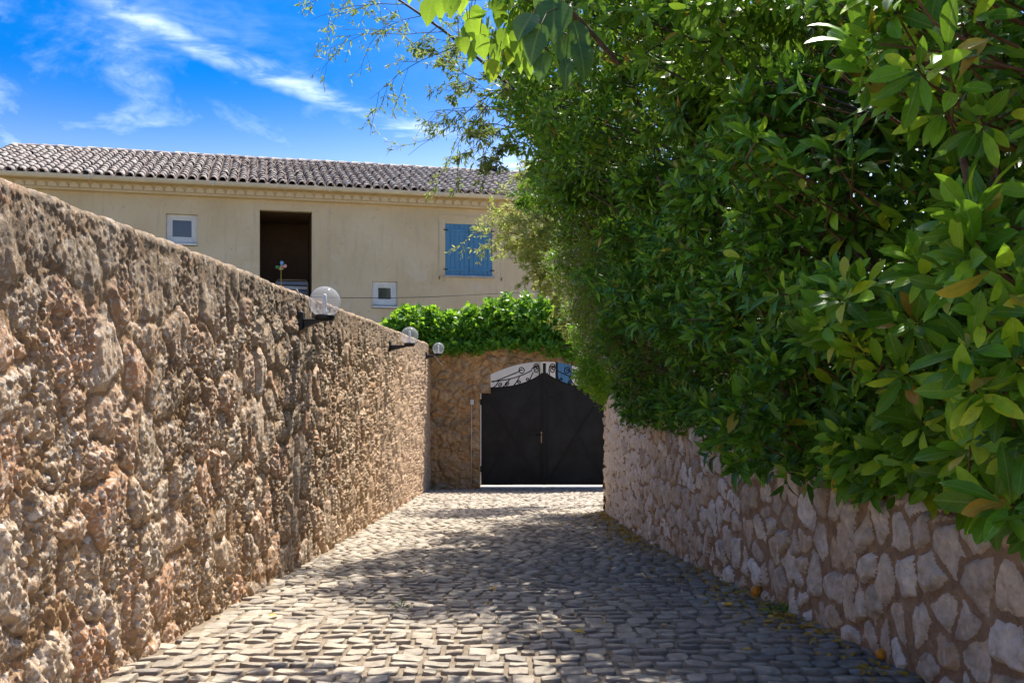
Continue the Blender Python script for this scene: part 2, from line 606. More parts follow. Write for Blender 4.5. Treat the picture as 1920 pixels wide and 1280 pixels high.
c = t.mix(t.math('MULTIPLY', band, t.maprange(n, 0.35, 0.62, 0.25, 0.8, True)), c, (0.56, 0.40, 0.20))
bn = t.noise(ob, 45, 5, 0.65)
bp = t.add('ShaderNodeBump', i_Height=bn)
bp.inputs['Strength'].default_value = 0.35
bp.inputs['Distance'].default_value = 0.01
b = t.add('ShaderNodeBsdfPrincipled', i_2=0.95)
t.put(b, 'Base Color', c)
t.put(b, 'Normal', bp.outputs[0])
out(t, b.outputs[0])
M['render'] = m

m, t = new_mat('window_glass')
b = t.add('ShaderNodeBsdfPrincipled', i_2=0.06)
b.inputs['Base Color'].default_value = (0.035, 0.045, 0.055, 1)
b.inputs['Specular IOR Level'].default_value = 0.8
out(t, b.outputs[0])
M['glass'] = m

m, t = new_mat('clear_globe_plastic')
lw = t.add('ShaderNodeLayerWeight')
lw.inputs[0].default_value = 0.35
tp = t.add('ShaderNodeBsdfTransparent')
tp.inputs[0].default_value = (0.97, 0.97, 0.98, 1)
pb = t.add('ShaderNodeBsdfPrincipled', i_2=0.12)
pb.inputs['Base Color'].default_value = (0.72, 0.74, 0.80, 1)
tl = t.add('ShaderNodeBsdfTranslucent')
tl.inputs[0].default_value = (0.80, 0.82, 0.88, 1)
mx = t.add('ShaderNodeMixShader', i_0=0.45, i_1=pb.outputs[0], i_2=tl.outputs[0])
fac = t.maprange(lw.outputs['Facing'], 0.0, 1.0, 0.08, 0.32)
mx2 = t.add('ShaderNodeMixShader', i_0=fac, i_1=tp.outputs[0], i_2=mx.outputs[0])
out(t, mx2.outputs[0])
M['globe'] = m

M['leaf_big'] = leaf_mat('big_leaf', [(0.0, (0.048, 0.139, 0.006)), (0.35, (0.078, 0.215, 0.007)), (0.65, (0.154, 0.354, 0.012)), (0.85, (0.306, 0.536, 0.0174)), (0.955, (0.483, 0.626, 0.024)), (0.992, (0.5, 0.34, 0.04)), (1.0, (0.42, 0.22, 0.04))], tf=0.26)
M['leaf_mid'] = leaf_mat('hedge_leaf', [(0.0, (0.03, 0.108, 0.008)), (0.4, (0.05, 0.164, 0.009)), (0.75, (0.111, 0.301, 0.013)), (0.94, (0.237, 0.47, 0.0198)), (0.99, (0.26, 0.34, 0.04)), (1.0, (0.45, 0.26, 0.04))], tf=0.22, rough=0.33)
M['leaf_laurel'] = leaf_mat('laurel_leaf', [(0.0, (0.039, 0.113, 0.006)), (0.5, (0.083, 0.21, 0.008)), (0.85, (0.174, 0.354, 0.0126)), (0.965, (0.22, 0.32, 0.03)), (0.985, (0.46, 0.22, 0.03)), (1.0, (0.36, 0.16, 0.03))], tf=0.26)
M['leaf_fine'] = leaf_mat('fine_leaf', [(0.0, (0.083, 0.168, 0.02)), (0.5, (0.152, 0.264, 0.025)), (0.85, (0.248, 0.348, 0.04)), (0.95, (0.359, 0.264, 0.08)), (1.0, (0.28, 0.17, 0.1))], tf=0.35, rough=0.5)
M['leaf_vine'] = leaf_mat('climber_leaf', [(0.0, (0.06, 0.17, 0.02)), (0.5, (0.10, 0.24, 0.025)), (0.9, (0.19, 0.34, 0.03)), (1.0, (0.42, 0.42, 0.03))], trans=(0.42, 0.62, 0.04), tf=0.5)
M['leaf_fig'] = leaf_mat('broad_leaf', [(0.0, (0.045, 0.12, 0.045)), (1.0, (0.07, 0.17, 0.05))], tf=0.3)
M['leaf_ivy'] = leaf_mat('ivy_leaf', [(0.0, (0.05, 0.16, 0.015)), (0.5, (0.08, 0.24, 0.02)), (0.9, (0.15, 0.33, 0.02)), (1.0, (0.26, 0.38, 0.03))], trans=(0.40, 0.68, 0.03), tf=0.45)
M['leaf_feather'] = leaf_mat('feather_leaf', [(0.0, (0.06, 0.13, 0.04)), (0.6, (0.13, 0.22, 0.05)), (0.85, (0.28, 0.32, 0.07)), (1.0, (0.46, 0.42, 0.10))], trans=(0.45, 0.55, 0.10), tf=0.42, rough=0.5)
M['leaf_light'] = leaf_mat('pale_leaf', [(0.0, (0.14, 0.22, 0.05)), (0.5, (0.26, 0.33, 0.07)), (1.0, (0.48, 0.46, 0.16))], trans=(0.55, 0.6, 0.12), tf=0.45, rough=0.5)
M['petal'] = leaf_mat('pale_pink_petal', [(0.0, (0.55, 0.40, 0.38)), (1.0, (0.70, 0.58, 0.56))], trans=(0.7, 0.55, 0.5), tf=0.3, rough=0.7)
M['leaf_yellow'] = leaf_mat('fallen_leaf', [(0.0, (0.50, 0.30, 0.03)), (0.4, (0.62, 0.42, 0.04)), (0.8, (0.55, 0.26, 0.03)), (1.0, (0.45, 0.38, 0.08))], trans=(0.6, 0.4, 0.05), tf=0.15, rough=0.7)

# ------------------------------------------------------------------ the setting: ground
WALLX = lambda y: np.interp(y, [0, 7.8, 22.5], [-1.75, -1.75, -1.90])
RW_D = [1.5, 2.5, 3.3, 4.16, 5.55, 6.35, 8.27, 9.6, 12.0, 14.5]
RW_X = [1.84, 1.80, 1.77, 1.735, 1.675, 1.635, 1.487, 1.41, 1.39, 1.405]
RW_T = [-.62, -.61, -.605, -.59, -.575, -.55, -.45, -.42, -.37, -.325]
RWX = lambda y: np.interp(y, RW_D, RW_X)
RWT = lambda y: E + np.interp(y, RW_D, RW_T)


def sheet(name, pts, z, mat, kind='structure', n=2):
    me = mesh_np(name, [(x, y, z) for x, y in pts], np.arange(len(pts))[None, :], False)
    return link(name, me, mat, None, kind)


big = 1500
terr = sheet('terrain', [(-big, -big), (big, -big), (big, big), (-big, big)], -1.86, M['terrain'])
court = sheet('courtyard_ground', [(-22, 22.6), (14, 22.6), (14, 44), (-22, 44)], -1.70, M['gravel'])

# lane bed: joint sand between the cobbles, gently uneven
nx, ny = 60, 260
yy = np.linspace(-3.0, 22.55, ny)
uu = np.linspace(0, 1, nx)
U, Y = np.meshgrid(uu, yy)
x0 = -2.05
x1 = np.where(Y < 14.2, RWX(Y) + 0.25, 4.5)
X = x0 + (x1 - x0) * U
Z = gz(Y) + 0.003 + 0.010 * (fbm(X * 3, Y * 3, 5) - 0.5)
V = np.stack([X, Y, Z], -1).reshape(-1, 3)
ii = np.arange(ny - 1)[:, None] * nx + np.arange(nx - 1)[None, :]
Fq = np.stack([ii, ii + 1, ii + nx + 1, ii + nx], -1).reshape(-1, 4)
lane = link('lane', mesh_np('lane', V, Fq), M['sand'], None, 'structure')
lane['label'] = 'sloping lane paved with grey cobbles leading down to the gate'


def cobble_template(seed, n=12, far=False):
    q = np.random.default_rng(seed)
    an = np.linspace(0, 2 * np.pi, n, endpoint=False) + np.pi / n
    # squarish outline
    p = 10.0
    rr = 1 / (np.abs(np.cos(an)) ** p + np.abs(np.sin(an)) ** p) ** (1 / p)
    rr = rr * (1 + q.uniform(-0.07, 0.05, n))
    ox, oy = rr * np.cos(an) * 0.5, rr * np.sin(an) * 0.5
    tilt = q.uniform(-0.006, 0.006, 2)
    rings = []
    levels = ((1.0, -0.02), (1.0, 0.006), (0.93, 0.0135)) if far else ((1.0, -0.05), (1.0, 0.004), (0.955, 0.0125), (0.84, 0.0145))
    for s_, z_ in levels:
        zz = z_ + (tilt[0] * ox + tilt[1] * oy) * 2 + (q.uniform(-0.0025, 0.0025, n) if z_ > 0.01 else 0)
        rings.append(np.stack([ox * s_, oy * s_, zz + 0 * ox], -1))
    V = np.concatenate(rings + [np.array([[0, 0, 0.0145 + q.uniform(-0.002, 0.003)]])])
    F4 = []
    L_ = len(levels) - 1
    for i in range(L_):
        for k in range(n):
            k2 = (k + 1) % n
            F4.append((i * n + k, i * n + k2, (i + 1) * n + k2, (i + 1) * n + k))
    F3 = [(L_ * n + k, L_ * n + (k + 1) % n, (L_ + 1) * n) for k in range(n)]
    return V, np.array(F4), np.array(F3)


CT = [cobble_template(100 + i) for i in range(14)]
CF = [cobble_template(200 + i, 8, True) for i in range(14)]
cob_me = [mesh_np('cobble', *(a, [b_, c_])) for a, b_, c_ in CT]
for me in cob_me:
    me.materials.append(M['cobble'])
cob = []
y = 1.9
while y < 21.7:
    pitch = 0.132 + rng.uniform(-0.009, 0.010)
    xl = float(WALLX(y)) + 0.03
    xr = float(RWX(y)) - 0.01 if y < 14.4 else 2.9
    x = xl + rng.uniform(-0.08, 0.06)
    while x < xr:
        wd = float(np.clip(rng.normal(0.122, 0.022), 0.075, 0.185))
        yo = 0.05 * (fbm(np.array(x * 0.45), np.array(y * 0.1), 9) - 0.5) * 0.8 + rng.uniform(-0.006, 0.006)
        cx = x + wd / 2
        cob.append((cx, y + pitch / 2 + yo, wd - rng.uniform(0.010, 0.024), pitch - rng.uniform(0.016, 0.034), rng.uniform(-0.022, 0.022), rng.integers(len(CT)), rng.uniform(-0.004, 0.004)))
        x += wd
    y += pitch


def in_view(cx, cyy, cz):
    if cyy < 0.5:
        return False
    px = 960 + F * cx / cyy
    py = HOR - F * (cz - E) / cyy
    return -30 < px < 1950 and py < 1310


order = sorted(range(len(cob)), key=lambda i: cob[i][1])
seen = [i for i in order if in_view(cob[i][0], cob[i][1], gz(cob[i][1]))]
single = set(seen[:300])
rest_v, rest_4, rest_3, off = [], [], [], 0
tl_ang = -math.atan(SLOPE)
ct, st_ = math.cos(tl_ang), math.sin(tl_ang)
for i, (cx, cyy, wd, ln, rz, k, dz) in enumerate(cob):
    zz = float(gz(cyy)) + dz
    if i in single:
        o = link('cobble', cob_me[k], None, lane)
        o.location = (cx, cyy, zz)
        o.rotation_euler = (tl_ang, 0, rz)
        o.scale = (wd, ln, 1.0)
    else:
        v, f4, f3 = CT[k] if cyy < 7 else CF[k]
        v = v * np.array([wd, ln, 1.0])
        c_, s_ = math.cos(rz), math.sin(rz)
        xx = v[:, 0] * c_ - v[:, 1] * s_
        y2 = v[:, 0] * s_ + v[:, 1] * c_
        v = np.stack([xx + cx, y2 * ct - v[:, 2] * st_ + cyy, y2 * st_ + v[:, 2] * ct + zz], -1)
        rest_v.append(v)
        rest_4.append(f4 + off)
        rest_3.append(f3 + off)
        off += len(v)
link('cobble_paving', mesh_np('cobble_paving', np.concatenate(rest_v), [np.concatenate(rest_4), np.concatenate(rest_3)]), M['cobble'], lane, 'stuff')


# ------------------------------------------------------------------ rubble walls
def relief_split(V, ID, keep, parent, mat_stone, mat_mortar, cap=300, piece='stone', min_faces=12):
    """V (nr,nc,3) relief surface, ID (nr-1,nc-1) stone id or -1 for mortar"""
    nr, nc = V.shape[:2]
    vf = V.reshape(-1, 3)
    ii = np.arange(nr - 1)[:, None] * nc + np.arange(nc - 1)[None, :]
    Q = np.stack([ii, ii + 1, ii + nc + 1, ii + nc], -1).reshape(-1, 4)
    idf = ID.reshape(-1)
    kf = keep.reshape(-1)

    def sub(mask, name):
        q = Q[mask]
        used, inv = np.unique(q.ravel(), return_inverse=True)
        return mesh_np(name, vf[used], inv.reshape(-1, 4))
    ids, cnt = np.unique(idf[(idf >= 0) & kf], return_counts=True)
    o = np.argsort(-cnt)
    ids, cnt = ids[o], cnt[o]
    link('mortar', sub((idf < 0) & kf, 'mortar'), mat_mortar, parent)
    big_ids = ids[:cap]
    srt = np.argsort(idf, kind='stable')
    srt = srt[kf[srt]]
    sid = idf[srt]
    for i in big_ids:
        a, b_ = np.searchsorted(sid, i), np.searchsorted(sid, i, side='right')
        q = Q[srt[a:b_]]
        used, inv = np.unique(q.ravel(), return_inverse=True)
        link(piece, mesh_np(piece, vf[used], inv.reshape(-1, 4)), mat_stone, parent)
    if len(ids) > cap:
        link('rubble', sub(np.isin(idf, ids[cap:]) & kf, 'rubble'), mat_stone, parent, 'stuff')


def facemean(a):
    return (a[:-1, :-1] + a[1:, :-1] + a[:-1, 1:] + a[1:, 1:]) / 4


# left wall: tall, deeply pitted tufa
lw_root = tag(empty('stone_wall', (-1.75, 3, 0)), 'tall rough tufa stone wall along the left side of the lane', 'wall')
lw_root.location = (0, 0, 0)
NC, NR = 1080, 340
# columns spaced evenly in the picture
inv_y = np.linspace(1 / 2.3, 1 / 22.05, NC)
yc = 1 / inv_y
TOPL = E + 0.68
s = np.linspace(0, 1, NR)
S, Yg = np.meshgrid(s, yc, indexing='ij')
zb = gz(Yg) - 0.12
topz = TOPL + 0.022 * (fbm(Yg * 1.4, Yg * 0 + 3, 31) - 0.5) * 2
FACE = 0.90
arc = 0.045          # rounded shoulder radius
fr = np.clip(S / FACE, 0, 1)
zf = zb + (topz - arc - zb) * fr
k2 = np.clip((S - FACE) / (1 - FACE), 0, 1)
a_ = np.clip(k2 / 0.45, 0, 1) * np.pi / 2
flat = np.clip((k2 - 0.45) / 0.55, 0, 1)
Xb = WALLX(Yg) - arc + arc * np.cos(a_) - flat * 0.30
Zb = np.where(S <= FACE, zf, topz - arc + arc * np.sin(a_))
Nx = np.where(S <= FACE, 1.0, np.cos(a_))
Nz = np.where(S <= FACE, 0.0, np.sin(a_))
vv = Zb - topz - (WALLX(Yg) - arc - Xb).clip(0) * 1.0 + 10   # coordinate running over the top
wy = Yg + 0.16 * (fbm(Yg * 3.1, vv * 3.1, 41) - 0.5) * 2
wv = vv + 0.16 * (fbm(Yg * 3.1, vv * 3.1, 51) - 0.5) * 2
f1, f2, cid = voro(wy / 0.28, wv / 0.26, 3, 0.95)
e = f2 - f1
dome = sstep(0.0, 0.42, e)
hc = 0.024 * dome * (0.35 + 0.9 * hsh(cid, cid * 0 + 7, 5))
# vertical runnels, lumps and pores
run = fbm(Yg * 12, vv * 2.6, 61, 4)
lump = fbm(Yg * 18, vv * 14, 71, 5, 0.6)
p1, p2, pid = voro(Yg / 0.034 + 2 * lump, vv / 0.042 + 2 * run, 13, 1.0)
pore = sstep(0.34, 0.10, p1) * (hsh(pid, pid * 0, 19) > 0.36)
q1, q2, qid = voro(Yg / 0.085 + lump, vv / 0.10 + run, 23, 1.0)
hole = sstep(0.32, 0.12, q1) * (hsh(qid, qid * 0, 29) > 0.74)
grit = fbm(Yg * 60, vv * 52, 81, 3, 0.6)
rough_m = 0.25 + 0.75 * sstep(0.36, 0.60, fbm(Yg * 2.6, vv * 2.0, 88, 4))
hc = hc + 0.026 * (run - 0.5) * 2 + rough_m * (0.011 * (lump - 0.5) * 2 + 0.016 * (grit - 0.5) * 2 - 0.017 * pore - 0.022 * hole)
damp = (1 - 0.55 * sstep(0.72, 0.9, S)) * (1 - 0.5 * sstep(0.0, 0.5, k2))
hc = hc * damp
V = np.stack([Xb + Nx * hc, Yg, Zb + Nz * hc], -1)
ID = np.where(facemean(e) > 0.09, cid[:-1, :-1], -1)
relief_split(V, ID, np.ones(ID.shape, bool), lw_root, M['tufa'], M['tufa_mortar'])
core = MB()
for a, b_ in zip(np.linspace(-3, 21.9, 12)[:-1], np.linspace(-3, 21.9, 12)[1:]):
    pass
n = 24
ys = np.linspace(-4.0, 22.0, n)
Vc = []
for yv in ys:
    xw = float(WALLX(max(yv, 0)))
    zb_ = float(gz(yv)) - 0.3
    Vc += [(xw - 0.06, yv, zb_), (xw - 0.06, yv, TOPL - 0.09), (xw - 0.5, yv, TOPL - 0.09), (xw - 0.5, yv, -2.0)]
Fc = [(i * 4 + k, i * 4 + (k + 1) % 4, (i + 1) * 4 + (k + 1) % 4, (i + 1) * 4 + k) for i in range(n - 1) for k in range(4)]
Fc += [(0, 1, 2, 3), ((n - 1) * 4 + 3, (n - 1) * 4 + 2, (n - 1) * 4 + 1, (n - 1) * 4)]
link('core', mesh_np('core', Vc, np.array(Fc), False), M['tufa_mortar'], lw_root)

# right wall: low limestone retaining wall, curving, with a rounded far end
rw_root = tag(empty('retaining_wall'), 'low whitish rubble retaining wall below the hedge on the right', 'wall')
pp = [(float(RWX(v)), v) for v in np.linspace(1.7, 14.3, 60)] + [(1.42, 14.5), (1.47, 14.66), (1.57, 14.78), (1.72, 14.84), (2.0, 14.86), (2.6, 14.9), (3.4, 14.95)]
pp = np.array(pp)
seg = np.r_[0, np.cumsum(np.linalg.norm(np.diff(pp, axis=0), axis=1))]
Ltot = seg[-1]
# sample more finely near the camera
yd = 1 / np.linspace(1 / 2.1, 1 / 14.4, 1050)
sl = np.interp(yd, pp[:60, 1], seg[:60])
sl = np.r_[sl, np.linspace(sl[-1], Ltot, 90)[1:]]
cxp = np.interp(sl, seg, pp[:, 0])
cyp = np.interp(sl, seg, pp[:, 1])
tx, ty = np.gradient(cxp, sl), np.gradient(cyp, sl)
tn = np.hypot(tx, ty)
nxn, nyn = -ty / tn, tx / tn           # outward, to the lane (-X)
NR = 180
s = np.linspace(0, 1, NR)
S, Sl = np.meshgrid(s, sl, indexing='ij')
CX, CY = np.broadcast_to(cxp, S.shape), np.broadcast_to(cyp, S.shape)
NXw, NYw = np.broadcast_to(nxn, S.shape), np.broadcast_to(nyn, S.shape)
zb = gz(CY) - 0.12
tp_ = RWT(CY) + 0.05 + 0.05 * (fbm(Sl * 2.2, Sl * 0, 91) - 0.5) * 2
arc = 0.07
FACE = 0.88
fr = np.clip(S / FACE, 0, 1)
k2 = np.clip((S - FACE) / (1 - FACE), 0, 1)
a_ = np.clip(k2 / 0.45, 0, 1) * np.pi / 2
flat = np.clip((k2 - 0.45) / 0.55, 0, 1)
inn = arc - arc * np.cos(a_) + flat * 0.28
Zb = np.where(S <= FACE, zb + (tp_ - arc - zb) * fr, tp_ - arc + arc * np.sin(a_))
vv = Zb + 10 + inn
wy = Sl + 0.07 * (fbm(Sl * 5, vv * 5, 141) - 0.5) * 2
wv = vv + 0.07 * (fbm(Sl * 5, vv * 5, 151) - 0.5) * 2
f1, f2, cid = voro(wy / 0.20, wv / 0.185, 103, 0.95)
e = f2 - f1
prom = hsh(cid, cid * 0 + 3, 8)
cov = 0.13 + 0.20 * sstep(0.35, 0.7, fbm(Sl * 1.3, vv * 1.3, 171)) * sstep(9.0, 4.0, CY) + 0.14 * (fbm(Sl * 10, vv * 10, 173, 2) - 0.5)
dome = sstep(cov - 0.06, cov + 0.20, e)
lump = fbm(Sl * 16, vv * 14, 161, 5, 0.55)
facet = fbm(Sl * 6 + prom * 50, vv * 6 + prom * 31, 181, 3)
grit = fbm(Sl * 45, vv * 45, 191, 3, 0.6)
hc = 0.024 * dome * (0.2 + 1.0 * prom) + 0.010 * (lump - 0.5) * 2 + dome * 0.030 * (facet - 0.5) * 2 + 0.004 * (grit - 0.5) * 2
p1, p2, pid = voro(Sl / 0.03, vv / 0.03, 213, 1.0)
hc = hc - 0.006 * sstep(0.3, 0.1, p1) * (hsh(pid, pid * 0, 19) > 0.75)
Nup = np.where(S <= FACE, 0.0, np.sin(a_))
Nou = np.where(S <= FACE, 1.0, np.cos(a_))
V = np.stack([CX - NXw * inn + NXw * Nou * hc, CY - NYw * inn + NYw * Nou * hc, Zb + Nup * hc], -1)
ID = np.where((facemean(e) > facemean(cov) + 0.0) & (facemean(S) < 0.985), cid[:-1, :-1], -1)
relief_split(V, ID, np.ones(ID.shape, bool), rw_root, M['lime'], M['lime_mortar'])
# backing of the wall
n = len(pp)
Vc = []
ppn = np.gradient(pp, axis=0)
for (x_, y_), (a, b_) in zip(pp, ppn):
    l_ = math.hypot(a, b_)
    nx_, ny_ = -b_ / l_, a / l_
    t_ = float(RWT(y_)) - 0.03
    Vc += [(x_ - nx_ * 0.05, y_ - ny_ * 0.05, float(gz(y_)) - 0.3), (x_ - nx_ * 0.05, y_ - ny_ * 0.05, t_), (x_ - nx_ * 0.38, y_ - ny_ * 0.38, t_), (x_ - nx_ * 0.38, y_ - ny_ * 0.38, -1.5)]
Fc = [(i * 4 + k, i * 4 + (k + 1) % 4, (i + 1) * 4 + (k + 1) % 4, (i + 1) * 4 + k) for i in range(n - 1) for k in range(4)]
link('core', mesh_np('core', Vc, np.array(Fc), False), M['lime_mortar'], rw_root)

# soil terrace held by the right wall
ty_ = np.linspace(-3, 14.5, 40)
tx_ = np.linspace(0, 1, 20)
A, B = np.meshgrid(tx_, ty_)
X = RWX(B) + 0.2 + A * 9
Z = RWT(B) - 0.06 + 0.06 * A * 9 + 0.08 * fbm(X * 2, B * 2, 201)
V = np.stack([X, B, Z], -1).reshape(-1, 3)
ii = np.arange(39)[:, None] * 20 + np.arange(19)[None, :]
link('terrace_soil', mesh_np('terrace_soil', V, np.stack([ii, ii + 1, ii + 21, ii + 20], -1).reshape(-1, 4)), M['soil'], None, 'structure')

# arch wall with the gateway
AY = 22.0
ar_root = tag(empty('gateway_wall'), 'ochre rubble wall with an arched gateway at the end of the lane', 'wall')
GC, GH = 0.755, 1.50        # gate centre and half width
NC, NR = 330, 200
xs = np.linspace(-2.3, 4.6, NC)
s = np.linspace(0, 1, NR)
S, Xg = np.meshgrid(s, xs, indexing='ij')
ATOP = E + 0.62
zb = -1.9
Zb = zb + (ATOP - zb) * S
wy = Xg + 0.09 * (fbm(Xg * 4, Zb * 4, 241) - 0.5) * 2
wv = Zb + 0.09 * (fbm(Xg * 4, Zb * 4, 251) - 0.5) * 2
f1, f2, cid = voro(wy / 0.24 + 40, wv / 0.20 + 40, 303, 1.0)
e = f2 - f1
dome = sstep(0.05, 0.35, e)
hc = 0.055 * dome * (0.2 + 1.0 * hsh(cid, cid * 0 + 3, 8)) + 0.05 * (fbm(Xg * 10, Zb * 10, 261, 5) - 0.5) * 2


def opening(x, z):
    zr = z - E
    d = np.abs(x - GC)
    lowpart = (d < GH) & (zr < -0.46)
    arch = (d < 1.26) & (zr < 0.28 - 0.30 * (d / 1.26) ** 2)
    return lowpart | arch


op = opening(facemean(Xg), facemean(Zb))
V = np.stack([Xg, AY - hc, Zb], -1)
ID = np.where(facemean(e) > 0.11, cid[:-1, :-1], -1)
relief_split(V, ID, ~op, ar_root, M['arch'], M['arch_mortar'])
# reveals and back of the gateway wall
dz = 0.05
prof = [(GC - GH, -1.9), (GC - GH, E - 0.46), (GC - 1.26, E - 0.46), (GC - 1.26, E - 0.02)]
for k in range(1, 16):
    d = -1.26 + 2.52 * k / 16
    prof.append((GC + d, E + 0.28 - 0.30 * (d / 1.26) ** 2))
prof += [(GC + 1.26, E - 0.02), (GC + 1.26, E - 0.46), (GC + GH, E - 0.46), (GC + GH, -1.9)]
Vr = [(x_, AY - 0.012, z_) for x_, z_ in prof] + [(x_, AY + 0.42, z_) for x_, z_ in prof]
n = len(prof)
Fr = [(i, i + 1, n + i + 1, n + i) for i in range(n - 1)]
link('reveal', mesh_np('reveal', Vr, np.array(Fr), False), M['arch_mortar'], ar_root)
bk = MB()
yb = AY + 0.42
bk.box(-2.3, GC - GH, yb - 0.04, yb, -1.9, ATOP).box(GC + GH, 4.6, yb - 0.04, yb, -1.9, ATOP)
bk.box(GC - GH, GC - 1.26, yb - 0.04, yb, E - 0.46, ATOP).box(GC + 1.26, GC + GH, yb - 0.04, yb, E - 0.46, ATOP)
pr = [p for p in prof[3:-3]]
bk.prism([(GC - 1.26, ATOP)] + pr + [(GC + 1.26, ATOP)], yb - 0.04, yb)
bk.box(-2.3, 4.6, AY - 0.005, yb - 0.04, ATOP - 0.02, ATOP + 0.02)
bk.build('back_face', M['arch_mortar'], ar_root)

# loose stones at the foot of the gateway wall
for i, (px, py, rr) in enumerate([(826, 909, 0.17), (843, 910, 0.12), (818, 908, 0.1)]):
    q = np.random.default_rng(500 + i)
    mb = MB()
    prof_ = [(0.001, -0.6), (0.7, -0.45), (1.0, 0.0), (0.75, 0.45), (0.001, 0.6)]
    mb.lathe(prof_, n=9)
    mb.v = [(x_ * rr * (1 + q.uniform(-.15, .15)), y_ * rr * 0.7, z_ * rr * 0.7 * (1 + q.uniform(-.2, .2))) for x_, y_, z_ in mb.v]
    o = mb.build('loose_stone', M['arch'], None, True)
    p = P(px, py, 21.7)
    o.location = (p[0], 21.75 - 0.1 * i, float(gz(21.75)) + rr * 0.35)
    tag(o, ['largest rounded loose stone at the foot of the gateway wall', 'middle rounded loose stone at the foot of the gateway wall', 'smallest loose stone in the corner beside the left wall'][i], 'stone', 'loose stones in the corner')

# ------------------------------------------------------------------ gate
GZ0 = float(gz(22.3)) + 0.10
GY = AY + 0.16
sill = MB().box(GC - GH + 0.002, GC + GH - 0.002, AY - 0.06, AY + 0.5, -1.85, GZ0 - 0.045).build('threshold', M['concrete'], None, bevel=0.01)
tag(sill, 'pale concrete threshold strip under the black gate', 'threshold')


def gate_top(d):
    """height of the sheet-metal edge at distance d from the gate centre"""
    q = np.clip((GH - 0.04 - d) / (GH - 0.09), 0, 1)
    return E - 0.335 + 0.33 * q ** 3.0


def spiral(cx, cz, r0, turns, start, sgn, n=26):
    pts = []
    for i in range(n):
        f = i / (n - 1)
        a = start + sgn * turns * 2 * math.pi * f
        r_ = r0 * (1 - 0.86 * f)
        pts.append((cx + r_ * math.cos(a), 0, cz + r_ * math.sin(a)))
    return pts


